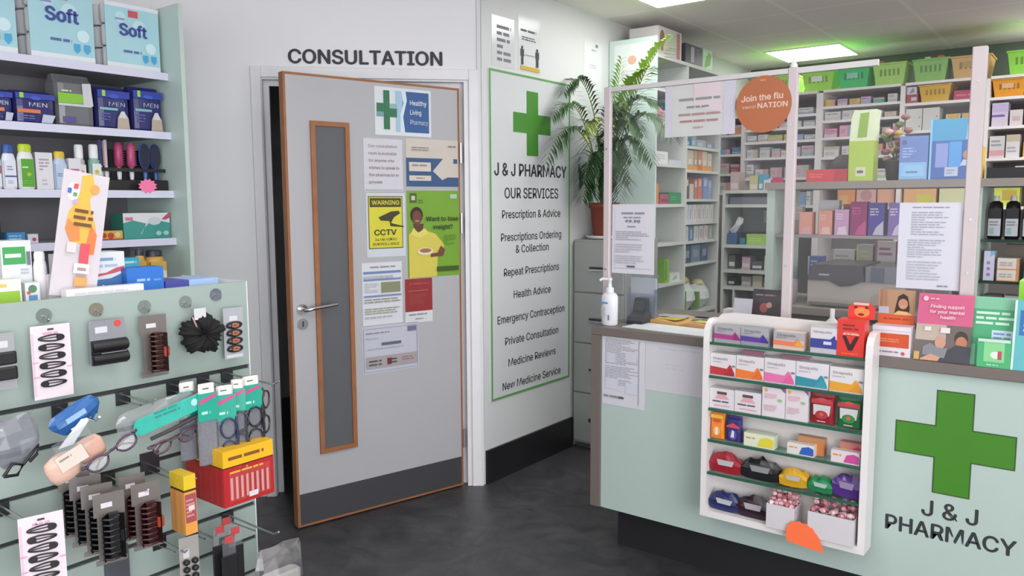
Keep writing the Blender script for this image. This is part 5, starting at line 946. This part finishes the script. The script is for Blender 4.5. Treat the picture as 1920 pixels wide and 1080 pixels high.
# ------------------------------------------------------------------ low grey rack at the end of the aisle
RK = empty('storage_rack', 'grey backed storage rack with white shelves at the aisle end', 'rack', (-2.03, 5.38, 0))
def rp(g): g.v = [(x+2.03, y-5.38, z) for x, y, z in g.v]; return g
WR = M((204, 208, 202), .5)
for x in (-2.228, -1.85): part(rp(G().box(x, 5.38, 0, x+.02, 5.7, 1.56, WR)), 'side_panel', RK)
part(rp(G().box(-2.2075, 5.68, .05, -1.8505, 5.699, 1.545, M((112, 120, 118), .7))), 'back_panel', RK)
for z in (1.56, 1.462, 1.178, 1.0, .88, .12): part(rp(G().box(-2.2075, 5.38, z-.022, -1.8505, 5.6795, z, WR)), 'shelf', RK)
part(rp(G().box(-2.14, 5.385, .121, -2.125, 5.67, .857, WR)), 'divider', RK)
def rx(x0, x1, z, h, col, items, name, label, cat='box', Y=5.42, d=.12): return face(x0, x1, Y, z+.0005, carton(x1-x0, d, h, col, items), name, label, cat)
one(sheet(.14, .085, 'b4beb4', [('p', [(.3, 1), (.5, .75), (.7, 1)], '8a948c')]), 'envelope', 'pale green envelope pinned to the rack back board', 'envelope', (-1.965, 5.679, 1.33))
rx(-2.06, -1.855, 1.178, .075, 'a4cc62', [('l', .1, .3, .6, .7, 2, 'c0dc8a')], 'desk_tray', 'bright lime tray on the middle shelf of the rack', 'tray'); rx(-2.2, -2.13, 1.178, .08, '3f5f8a', [], 'carton', 'dark blue carton on the rack beside the crumpled paper'); rx(-2.11, -2.07, 1.178, .045, '2f7f98', [], 'carton', 'small teal carton on the rack beside the lime tray')
g = G(); rnd = random.Random(4); g.loft([[(.05*math.cos(a)*s+rnd.uniform(-.01, .01), .03*math.sin(a)*s, z+.03*math.cos(a)) for a in [2*math.pi*i/9 for i in range(9)]] for z, s in ((0, .5), (.03, 1), (.055, .8), (.07, .3))], M((208, 210, 216), .6), True)
one(g, 'crumpled_paper', 'crumpled white paper on the dark blue carton in the rack', 'paper', (-2.15, 5.47, 1.275))
for i, (x0, x1, z, h, c) in enumerate(((-2.1, -2.04, 1.0, .09, 'c8a8b8'), (-2.03, -1.95, 1.0, .06, '5a5862'), (-1.94, -1.9, 1.0, .1, 'c8c8c0'), (-2.1, -2.03, .88, .07, 'b8a8ac'), (-2.02, -1.95, .88, .08, 'c8c4a8'), (-1.94, -1.87, .88, .07, 'a8987c'), (-2.2, -2.15, .88, .06, '3a3a40'), (-2.2, -2.15, 1.0, .1, '5f6a62'))):
    rx(x0, x1, z, h, c, [('r', .1, .2, .9, .5, 'd4d0cc')], 'carton', ('pink carton', 'charcoal carton', 'ivory carton', 'mauve carton', 'straw carton', 'brown carton', 'black carton', 'grey green carton')[i]+(' on the rack shelf under the lime tray' if z == 1.0 else ' low in the storage rack'), Y=5.45)
for i, (x0, x1, h, c) in enumerate(((-2.2, -2.14, .13, 'c8b4b4'), (-2.06, -2.0, .1, 'c8c088'), (-1.995, -1.965, .11, '3fa4c8'), (-1.96, -1.91, .07, 'd8d4d4'), (-1.9, -1.86, .085, 'c83a70'))): rx(x0, x1, 1.56, h, c, [('r', .1, .1, .9, .4, 'd4d0d0')], 'carton', ('rose carton', 'straw yellow carton', 'bright cyan carton', 'white carton', 'hot pink carton')[i]+' on top of the storage rack', Y=5.45)
# archive boxes leaning in the narrow top slot
rx(-2.19, -1.87, 1.462, .05, '6f7280', [], 'document_wallet', 'slate document wallet in the slot under the rack top', 'folder', d=.2)

# ------------------------------------------------------------------ dispensary bench with its over-shelf
BN = empty('dispensary_bench', 'taupe topped dispensary bench with an over-shelf on pale green uprights', 'bench', (-.9, 4.0, 0))
def np_(g): g.v = [(x+.9, y-4.0, z) for x, y, z in g.v]; return g
TP = M((140, 131, 126), .45, 0, .05, 6); GU = M((184, 200, 190), .45)
part(np_(G().box(-1.425, 3.93, .925, 1.2, 4.55, .96, TP)), 'worktop', BN); part(np_(G().box(-1.4, 4.0, .1, 1.2, 4.5, .9245, M((130, 128, 128), .5))), 'base_cupboard', BN); part(np_(G().box(-1.38, 4.05, 0, 1.2, 4.45, .0995, M((50, 50, 54), .5))), 'plinth', BN)
part(np_(G().box(-1.425, 3.98, 1.54, 1.2, 4.42, 1.575, TP)), 'over_shelf', BN)
for x0, x1 in ((-1.418, -1.378), (-.487, -.468), (.6, .62)): part(np_(G().box(x0, 4.0, .9605, x1, 4.4, 1.5395, GU)), 'upright', BN)
part(np_(G().box(-1.3775, 4.02, 1.3, -.4875, 4.2, 1.315, M((150, 142, 142), .4))), 'middle_shelf', BN)
DG = M((36, 58, 50), .12, 0, .1)
for z in (1.31, 1.128): part(np_(G().box(-.4675, 4.02, z-.012, .5995, 4.3, z, DG)), 'dark_glass_shelf', BN)
def nb(x0, x1, z, h, col, items, name, label, cat='box', Y=4.03, d=.08, group=None, side=None, rot=0): return face(x0, x1, Y, z+.0006, carton(x1-x0, d, h, col, items, side=side), name, label, cat, group, rot)
OS = 1.575
nb(-1.236, -1.045, OS, .06, 'c04048', [('l', .08, .3, .5, .7, 2, 'd0706a'), ('r', .7, 0, 1, 1, 'a83a40')], 'carton', 'long red carton lying on the over-shelf', d=.1)
g = G(); g.loft([[(x*s, .06+.05*math.sin(a)*s, z) for x, a in [(.075*math.cos(2*math.pi*i/16), 2*math.pi*i/16) for i in range(16)]] for z, s in ((0, .95), (.04, 1.05), (.09, .95), (.125, .6), (.14, .25))], M((58, 46, 50), .6, 0, .2, 20), True, True); part(g, 'body', empty('handbag', 'dark rounded bag behind the long red carton on the over-shelf', 'bag', (-1.12, 4.2, OS+.0005)))
t = empty('gift_box', 'tall lime and pale green carton with a window on the over-shelf', 'box', (-.985, 4.04, OS+.0006), 0); g = G(); g.box(-.056, 0, 0, .056, .09, .19, M('a4bc50', .4)); g.deco(.112, .19, [('r', .3, .12, .7, .35, 'c8c8b4'), ('l', .36, .16, .64, .3, 1, '6a6458')]); part(g, 'base', t)
g = G(); g.loft([[(x*s+o, y, z) for x, y in ((-.056, 0), (.056, 0), (.056, .09), (-.056, .09))] for z, s, o in ((.1902, 1, 0), (.3, .96, .004), (.335, .9, .012))], M('cdd8b8', .4), True); g.deco(.1, .14, [('p', [(.3, .1), (.72, .12), (.8, .95), (.4, .92)], '86a84a')], z0=.19, y=-.0005); part(g, 'sleeve', t)
t = empty('dried_flowers', 'dried pink and brown flowers in a dark pot on the over-shelf', 'flowers', (-.852, 4.12, OS+.0005)); g = G(); g.lathe([(.03, 0), (.035, .01), (.045, .09), (.042, .1), (.0, .095)], M((58, 48, 46), .6), 18); part(g, 'pot', t); rnd = random.Random(12); g2 = G(); g3 = G()
for i in range(20):
    a = rnd.uniform(0, 6.28); q = rnd.uniform(.01, .055); h = rnd.uniform(.1, .3); p = (q*math.cos(a), q*math.sin(a)*.6, h); g2.tube([(0, 0, .09), (p[0]*.5, p[1]*.5, h*.6+.03), p], .0016, M('5f6a3c'), 5)
    g3.lathe([(.004, -.014), (.018, -.006), (.021, .004), (.012, .014), (.003, .016)], M(rnd.choice(('b89a94', 'a87f78', '8a6058', '7f4a58', 'a8984a', '6a7a48', 'b8a89c')), .8), 9, p, 1, 1)
part(g2, 'stems', t); part(g3, 'blooms', t)
nb(-.815, -.695, OS, .2, '6a84bc', [('r', .02, .02, .96, .4, '86b4dc'), ('l', .1, .5, .6, .75, 4, '9fb0d8'), ('c', .16, .86, .09, '6a6a80'), ('p', [(.1, .08), (.2, .34), (.8, .34), (.9, .08)], '8fbce0'), ('l', .25, .14, .75, .22, 1, '5f80b4')], 'leaflet_box', 'smaller blue leaflet box on the over-shelf beside the flowers', 'leaflets', d=.05)
nb(-.69, -.512, OS, .268, '4f9ac4', [('r', .02, 0, 1, .64, '4a6aac'), ('r', .14, .2, .42, .6, '8a98d0'), ('p', [(.8, .65), (.84, 1), (1, 1), (1, .65)], '9fc4e0'), ('r', .44, .2, .72, .62, '5a9ad8'), ('c', .83, .4, .08, 'b08878', 1.3), ('p', [(.7, .22), (.76, .32), (.9, .32), (.98, .22)], 'b8c0dc'), ('r', .36, .05, .66, .2, 'b4bcd0'), ('l', .4, .08, .62, .17, 2, '8f98b4'), ('r', 0, 0, .05, 1, '88bce0')], 'leaflet_box', 'larger blue leaflet box with a small portrait on the over-shelf', 'leaflets', d=.06)
nb(-.505, -.478, OS, .14, 'd0a820', [('l', .1, .2, .9, .8, 4, 'b08a18')], 'carton', 'slim yellow carton on the over-shelf behind the post')
t = empty('paper_tray', 'black paper tray with white papers on the over-shelf', 'tray', (-.36, 4.02, OS+.0005)); g = G(); g.box(-.1, 0, 0, .1, .16, .004, BLACK()); g.box(-.1, 0, .004, .1, .004, .045, BLACK()); g.box(-.1, .004, .004, -.096, .16, .05, BLACK()); g.box(.096, .004, .004, .1, .16, .05, BLACK()); part(g, 'tray', t); part(G().box(-.09, .01, .006, .09, .15, .04, M((214, 216, 224), .5)), 'papers', t)
nb(-.33, -.29, OS+.0, .09, '5a5f78', [('r', .1, .4, .9, .9, 'c9ccd8')], 'carton', 'slate and white carton behind the black paper tray', Y=4.2)
MS = 1.315
for x0, x1, h, c, c2, lb in ((-1.262, -1.2, .112, 'dc9a88', 'd0a8b0', 'salmon carton at the end of the bench middle shelf'), (-1.168, -1.105, .118, 'd89680', 'dcb8b4', 'second salmon carton on the bench middle shelf'), (-1.092, -1.027, .124, 'c498bc', 'd8c8d4', 'pale violet carton on the bench middle shelf'),
     (-1.02, -.945, .162, '8a2f64', 'b84a84', 'tall magenta carton on the bench middle shelf'), (-.938, -.868, .156, '4a4090', 'b8b4c0', 'tall indigo carton beside the magenta one'), (-.85, -.79, .156, '7a68a8', 'c4b8d0', 'tall lavender carton by the fine print notice')):
    nb(x0, x1, MS, h, c, [('p', [(.3, .02), (.5, .25), (.95, .45), (.98, .02)] if h > .15 else [(.2, .02), (.3, .3), (.8, .35), (.9, .02)], c2), ('l', .1, .6, .7, .85, 3, c2)], 'carton', lb, group='cartons on the bench middle shelf', d=.06)
for x0, x1, h, c, lb in ((-1.34, -1.28, .14, 'b8a8a0', 'beige carton behind the salmon ones on the bench'), (-1.2, -1.1, .17, 'c8c8cc', 'pale grey carton behind the salmon ones on the bench'), (-1.08, -1.0, .15, 'a8605c', 'brick carton behind the violet one on the bench')): nb(x0, x1, MS, h, c, [('r', .1, .5, .9, .8, 'd0c8c8')], 'carton', lb, Y=4.13, d=.05)
# printer
pr = empty('printer', 'beige grey office printer with a dark scanner lid on the bench', 'printer', (-.985, 4.03, .9605)); PB = M((172, 164, 158), .45)
g = G(); g.loft([[(x, y, z) for x, y in ((-.225, 0), (.225, 0), (.225, .38), (-.225, .38))] for z in (.0, .13)], PB, True); part(g, 'body', pr)
g = G(); g.loft([[(-.225, y, .1305), (-.2, y, .21), (.03, y, .21), (.045, y, .1305)] for y in (-.01, .36)], M((70, 66, 72), .3), True); g.poly([(-.12, .1305), (-.07, .105), (-.02, .11), (.03, .1305)], -.01, M((62, 58, 62), .35), .008); part(g, 'scanner_lid', pr)
g = G(); g.box(.046, -.005, .1305, .23, .36, .205, M((120, 122, 130), .25)); g.box(.07, -.008, .135, .13, -.0052, .203, M((84, 94, 110), .25)); part(g, 'control_panel', pr)
g = G(); g.box(-.17, -.0115, .155, -.12, -.0102, .163, M((170, 170, 175), .4)); part(g, 'badge', pr)
part(G().box(-.21, -.03, .01, .21, -.0005, .022, M((120, 116, 114), .45)), 'paper_tray', pr)
for x0, x1, h, c, c2, lb in ((-1.33, -1.262, .22, '5a68b0', 'd0d0e0', 'blue and white carton stack beside the printer'), (-1.21, -1.09, .26, 'd4ccc8', 'b8a8a4', 'white carton behind the printer by the blue stack'), (-1.08, -1.0, .29, 'b4b4ac', 'd0c880', 'grey and yellow carton behind the printer'), (-.99, -.89, .31, 'd4c8ca', 'a87078', 'white and rose carton behind the printer'), (-.885, -.78, .32, 'd6cccc', 'a86a72', 'white carton with dark red edge behind the printer'), (-.76, -.64, .28, 'd0ccd0', 'b88a94', 'white carton behind the fine print notice')):
    nb(x0, x1, .96, h, c, [('r', .0, .55, .12, 1, c2), ('l', .2, .75, .9, .92, 2, c2)], 'carton', lb, Y=4.42, d=.1)
nb(-1.345, -1.29, .96, .12, 'c8b8c0', [('p', [(.1, .1), (.9, .3), (.9, .5), (.1, .4)], 'b84a68')], 'carton', 'white carton with pink slash low beside the printer', Y=4.05)
# dark medicine bottles on the right of the uprights
for i in range(9):
    x = -.43+.066*i
    put_bottle(x, 4.09, 4.15, 1.3105, .19, 'medicine_bottle', '%s dark medicine bottle from the pale green upright' % ('first', 'second', 'third', 'fourth', 'fifth', 'sixth', 'seventh', 'eighth', 'ninth')[i], '1c1a1c', 'd8d8da', [('r', 0, 0, 1, .62, 'c8ccd2'), ('r', .1, .06, .5, .3, '9fb8b4'), ('l', .1, .35, .9, .55, 2, '8a8c94')], rot=0, group='dark medicine bottles on the bench shelf', capf=.12, shoulder=.7, sy=.9, capw=.42)
nb(-.452, -.412, 1.128, .13, 'c4c4d8', [('p', [(.6, .8), (1, .9), (1, 1), (.6, 1)], '7ab4d8'), ('l', .3, .1, .7, .7, 3, '9a7ab0')], 'carton', 'lilac carton standing below the dark bottles')
nb(-.4, -.32, 1.128, .05, 'd8cfc8', [('r', .88, 0, 1, 1, 'd08a4a'), ('r', 0, 0, 1, .08, 'd08a4a'), ('l', .1, .3, .8, .7, 2, 'a8a0a4')], 'carton', 'lower white and orange carton of the pair below the dark bottles'); nb(-.4, -.32, 1.1785, .05, 'd8cfc8', [('r', .88, 0, 1, 1, 'd08a4a'), ('r', 0, 0, 1, .08, 'd08a4a'), ('l', .1, .3, .8, .7, 2, 'a8a0a4')], 'carton', 'upper white and orange carton of the pair below the dark bottles')
nb(-.385, -.28, 1.128, .155, '7f7268', [], 'carton', 'brown carton behind the white and orange pair', Y=4.16); nb(-.3, -.2, 1.128, .1, 'c8ccd0', [('r', .1, .2, .9, .5, '8fa0b0')], 'carton', 'grey white carton beyond the white and orange pair')
for i, (x0, x1, c) in enumerate(((-.45, -.38, '5a5a5c'), (-.37, -.29, 'a8a8ac'), (-.28, -.2, '4a4644'))): nb(x0, x1, .96, .1, c, [('r', .1, .3, .9, .6, '8a8a8c')], 'carton', ('charcoal carton', 'pale grey carton', 'dark brown carton')[i]+' on the bench below the dark glass shelves', Y=4.08)

# ------------------------------------------------------------------ shelving along the back wall
BS = empty('dispensary_shelving', 'long white dispensary shelving along the back wall, packed with medicine', 'shelving', (-1, 6.0, 0))
def kp(g): g.v = [(x+1, y-6.0, z) for x, y, z in g.v]; return g
WS = M((238, 233, 233), .45, 0, .015, 3)
UP = (-2.562, -2.345, -1.785, -1.225, -.722, -.08, .6)
for x in UP: part(kp(G().box(x, 6.0, 0, x+.028 if x != -1.785 else x+.045, 6.36, 2.2615, WS)), 'upright', BS)
part(kp(G().box(-2.534, 6.361, .05, .628, 6.37, 2.3, M((128, 122, 122), .6))), 'back_panel', BS)
BAYS = [(-2.534, -2.345, (2.28, 2.14, 2.0, 1.85, 1.7, 1.55), 'narrow first'), (-2.317, -1.785, (2.28, 2.12, 2.03, 1.934, 1.814, 1.658, 1.45), 'second'), (-1.74, -1.225, (2.28, 2.162, 2.062, 1.94, 1.8, 1.64, 1.44), 'third'), (-1.197, -.722, (2.28, 2.142, 1.955, 1.8, 1.64, 1.44), 'fourth'), (-.694, -.08, (2.275, 2.14, 1.955, 1.753, 1.6, 1.44), 'fifth'), (-.052, .6, (2.275, 2.1, 1.9, 1.7, 1.5), 'sixth')]
for x0, x1, zs_, nm in BAYS:
    for z in zs_: part(kp(G().box(x0+.0005, 6.002, z-.018, x1-.0005, 6.36, z, WS)), 'shelf', BS)
ORD = ('first', 'second', 'third', 'fourth', 'fifth', 'sixth', 'seventh', 'eighth', 'ninth', 'tenth')
CN = {'d8d4d4': 'white', 'd4d0d4': 'white', 'dcd6da': 'white', 'e0dcdc': 'white', 'd8b0c0': 'pink', 'e08ab0': 'bright pink', 'e8a0c0': 'pink', 'c8a8d8': 'lilac', 'b090d0': 'violet', 'e0c050': 'yellow', 'd8cc70': 'straw', 'dc9a70': 'orange', '7aa8d8': 'light blue', '5a80c0': 'blue', '5aa888': 'sea green', 'a8b0b0': 'grey', '6a5a58': 'brown', 'b84a60': 'crimson', 'd8c0a8': 'cream', '9fc0b0': 'pale green', '4a4448': 'dark', 'c8d060': 'lime'}
def fill(bay, zi, pal, hmax, seed, wr=(.05, .11), x0=None, x1=None, gap=.012):
    a, b, zs_, nm = BAYS[bay]; a = x0 or a+.01; b = x1 or b-.008; rnd = random.Random(seed); x = a; k = 0
    while x < b-.035 and k < 10:
        w_ = min(rnd.uniform(*wr), b-x); c = rnd.choice(pal); h = hmax*rnd.uniform(.55, 1); s = rnd.choice(('c8a8ac', 'b8b8c8', 'a8b8c0', 'd8a0a8', 'c8b8a0', '9aa8b8', 'b0c0a8', 'd0c8c8'))
        it = rnd.choice(([('r', 0, .1, 1, .35, s), ('l', .1, .5, .8, .85, 2, 'a09ca0')], [('r', .6, 0, 1, 1, s), ('l', .08, .3, .5, .7, 2, 'a8a4a8')], [('p', [(0, 0), (1, 0), (1, .5), (.5, .3), (0, .4)], s), ('l', .1, .6, .9, .85, 1, '9a969a')], [('r', 0, .7, 1, 1, s), ('l', .1, .2, .8, .5, 2, 'b0acb0')]))
        face(x, x+w_, 6.03, zs_[zi]+.0006, carton(w_, .12, h, c, it), 'medicine_carton', '%s medicine carton, %s along the %s shelf down in the %s back bay' % (CN[c], ORD[k], ORD[zi], nm), 'medicine box', 'medicine cartons on the back shelving'); x += w_+rnd.uniform(.004, gap*2); k += 1
WT = ['d8d4d4', 'd4d0d4', 'dcd6da', 'e0dcdc']
for n_, (bay, zi, pal, hm) in enumerate(((0, 3, ['7aa8d8', '5a80c0'], .06), (0, 4, ['b84a60', 'd8b0c0', 'd8d4d4', '4a4448'], .08), (0, 5, WT+['a8b0b0'], .09), (0, 2, ['d8d4d4', 'dc9a70', '4a4448'], .09), (0, 1, WT, .09),
     (1, 1, WT+['dc9a70', 'd8cc70'], .07), (1, 2, WT+['d8b0c0', 'd8cc70'], .06), (1, 3, WT+['c8d060', '7aa8d8', 'c8d060'], .06), (1, 4, WT+['d8b0c0', 'a8b0b0', 'd8c0a8'], .08), (1, 5, WT+['d8b0c0', '9fc0b0', 'd8d4d4'], .11), (1, 6, WT+['e0c050', '7aa8d8'], .12),
     (2, 1, ['d8d4d4', 'e08ab0', 'e0c050', 'c8a8d8', 'e0c050', '5aa888'], .06), (2, 2, WT+['5aa888', 'c8a8d8', 'd8c0a8'], .065), (2, 3, ['e8a0c0', 'e08ab0', 'd8b0c0', 'dc9a70'], .085), (2, 4, ['d8c0a8', 'd8d4d4', 'dc9a70', 'a8b0b0', 'd8b0c0'], .1), (2, 5, WT+['a8b0b0'], .11),
     (3, 3, WT+['c8a8d8', '6a5a58'], .1), (3, 4, WT+['6a5a58', 'a8b0b0'], .1), (4, 3, WT+['e0c050', 'd8d4d4'], .16), (4, 4, WT, .1), (5, 1, WT+['b090d0'], .12), (5, 2, WT+['7aa8d8'], .12), (5, 3, WT+['e0c050'], .12))):
    fill(bay, zi, pal, hm, 40+n_)
for x0, x1, bay, zi, h, c, it, lb in ((-1.19, -1.09, 3, 2, .15, 'd4d4d0', [('c', .85, .6, .06, 'b88a90'), ('c', .85, .2, .06, 'b88a90')], 'large white carton with pink dots behind the blue leaflet boxes'), (-1.085, -.985, 3, 2, .15, 'd0d0ce', [('c', .85, .6, .06, 'b88a90'), ('c', .85, .2, .06, 'b88a90')], 'second large white carton with pink dots behind the blue leaflet boxes'), (-.945, -.86, 3, 2, .1, 'c4bcac', [('r', .1, .7, .9, 1, 'd0a83c')], 'ivory carton with gold top in the fourth back bay'), (-.85, -.77, 3, 2, .1, 'bcb4a8', [('r', .1, .7, .9, 1, 'd0a83c')], 'second ivory carton with gold top in the fourth back bay'),
     (-.68, -.59, 4, 2, .15, 'd0c8d8', [('r', 0, .4, .8, .5, '7a60b0'), ('r', 0, .6, 1, .95, 'c4b4d8')], 'white and purple carton in the fifth back bay'), (-.58, -.51, 4, 2, .1, 'd8ccd0', [('r', .2, .3, .8, .6, 'c8b0b8')], 'pinkish white carton beside the purple banded one'), (-.5, -.42, 4, 2, .14, '9fc0bc', [], 'pale teal carton at the photo edge in the fifth back bay'),
     (-1.62, -1.5, 2, 6, .17, 'e89a58', [('r', .1, .1, .6, .5, 'e8b078')], 'orange carton standing in for window light under the over-shelf'), (-1.49, -1.36, 2, 6, .16, 'dcb0ac', [('c', .5, .5, .3, 'c89090')], 'rose carton standing in for window light under the over-shelf'), (-1.35, -1.24, 2, 6, .17, 'e8b094', [], 'peach carton standing in for window light under the over-shelf'), (-1.18, -.98, 3, 5, .17, 'e8b480', [('r', .4, 0, .9, .5, 'd8d058')], 'wide apricot carton standing in for window light under the over-shelf'), (-.96, -.76, 3, 5, .15, 'dcdcb0', [], 'pale yellow carton standing in for window light under the over-shelf'), (-.66, -.5, 4, 5, .13, 'd0d868', [('r', .4, .3, .9, .8, 'c0a850')], 'lime yellow carton standing in for window light above the dark bottles')):  # these bright carton colours stand in for window light behind the bench
    face(x0, x1, 6.03, BAYS[bay][2][zi]+.0006, carton(x1-x0, .14, h, c, it), 'large_carton', lb, 'box')
def basket(x0, x1, z, h, col, label, d=.26, card=None, goods=None):
    w = x1-x0; o = empty('storage_basket', label, 'basket', ((x0+x1)/2, 6.02, z+.0006), 0, 'plastic baskets on the back shelving'); m = M(col, .35, 0, .1, 30); a, b = w/2*.8, w/2; g = G()
    def ring(s, zz, i=0.): return [(x*s, d/2+(y-d/2)*s, zz) for x, y in ((-b+i, i), (b-i, i), (b-i, d-i), (-b+i, d-i))]
    g.loft([ring(.8, 0), ring(.97, h*.93)], m, False); g.add(ring(.8, 0), [(3, 2, 1, 0)], m); g.loft([ring(.97, h*.93, .004), ring(.8, .004, .004)], m, False); g.add(ring(.8, .004, .004), [(0, 1, 2, 3)], m); part(g, 'tub', o)
    r = G(); r.loft([ring(.97, h*.92), ring(1.03, h*.93), ring(1.03, h), ring(.97, h), ring(.97, h*.92)], m, False); part(r, 'rim', o)
    s = G()
    for k in range(5): s.add([(-a*.7+k*a*.32, d*.09-.001-.0, h*.2), (-a*.7+k*a*.32+a*.16, d*.09-.001, h*.2), (-a*.7+k*a*.32+a*.16, d*.032-.001, h*.72), (-a*.7+k*a*.32, d*.032-.001, h*.72)], [(0, 1, 2, 3)], M(tuple(int(int(col[i:i+2], 16)*.72) for i in (0, 2, 4)), .4))
    part(s, 'slots', o)
    if card: q = G(); q.add([(-w*.2, d*.058-.004, h*.48), (w*.14, d*.058-.004, h*.48), (w*.14, d*.03-.004, h*.74), (-w*.2, d*.03-.004, h*.74)], [(0, 1, 2, 3)], M(card, .5)); part(q, 'label_card', o)
    if goods:
        q = G(); rnd = random.Random(int(w*1000))
        for k in range(4): q.box(-w*.36+k*w*.18, d*.12, h*.5, -w*.36+k*w*.18+w*.15, d*.5, h*(1.02+.12*rnd.random()), M(rnd.choice(goods), .4))
        q = part(q, 'contents', o)
T0 = 2.28
basket(-2.31, -2.12, T0, .14, '7fc060', 'green basket partly hidden by the orange disc'); basket(-2.1, -1.945, T0, .14, 'b8e070', 'pale lime basket between the orange disc and the middle post'); basket(-1.905, -1.675, T0, .145, 'a4e050', 'lime basket with a white card on the top shelf beside the middle post', card='e8ece0')
basket(-1.655, -1.435, T0, .145, '34c470', 'emerald green basket on the top shelf', card='8fd8c0'); basket(-1.418, -1.2, T0, .15, 'a8d868', 'yellow green basket with red goods on the top shelf', goods=['c07868', 'd8c8b8', 'b86a5c']); basket(-1.164, -.945, T0, .15, '86c060', 'mid green basket holding a white pack on the top shelf', goods=['c07868', 'd8dcd8', 'c8d0c8']); basket(-.933, -.7, T0, .145, 'd0a868', 'tan basket on the top shelf beside the far post', card='b89868')
basket(-.615, -.4, 2.275, .15, '94dc4a', 'vivid lime basket at the photo edge of the top shelf'); basket(-1.118, -.92, 2.142, .115, 'dcb040', 'yellow basket on the second shelf down'); basket(-.69, -.5, 2.14, .115, 'e8a030', 'orange yellow basket under the vivid lime one', card='e8c098')
face(-1.19, -1.122, 6.03, 2.1426, carton(.068, .12, .06, 'a84048', [('r', .4, .3, .9, .7, 'b8c4cc')]), 'medicine_carton', 'dark red carton under white ones beside the yellow basket', 'medicine box'); face(-1.19, -1.13, 6.03, 2.2032, carton(.06, .1, .05, 'd0ccd0', [('p', [(.2, .1), (.6, .9), (.8, .3)], '8a8c98')]), 'medicine_carton', 'white carton on top of the dark red one beside the yellow basket', 'medicine box')
face(-.905, -.78, 6.03, 2.1426, carton(.125, .12, .062, 'b84064', [('l', .1, .3, .9, .7, 1, 'd07890')]), 'medicine_carton', 'low crimson carton beside the yellow basket', 'medicine box')
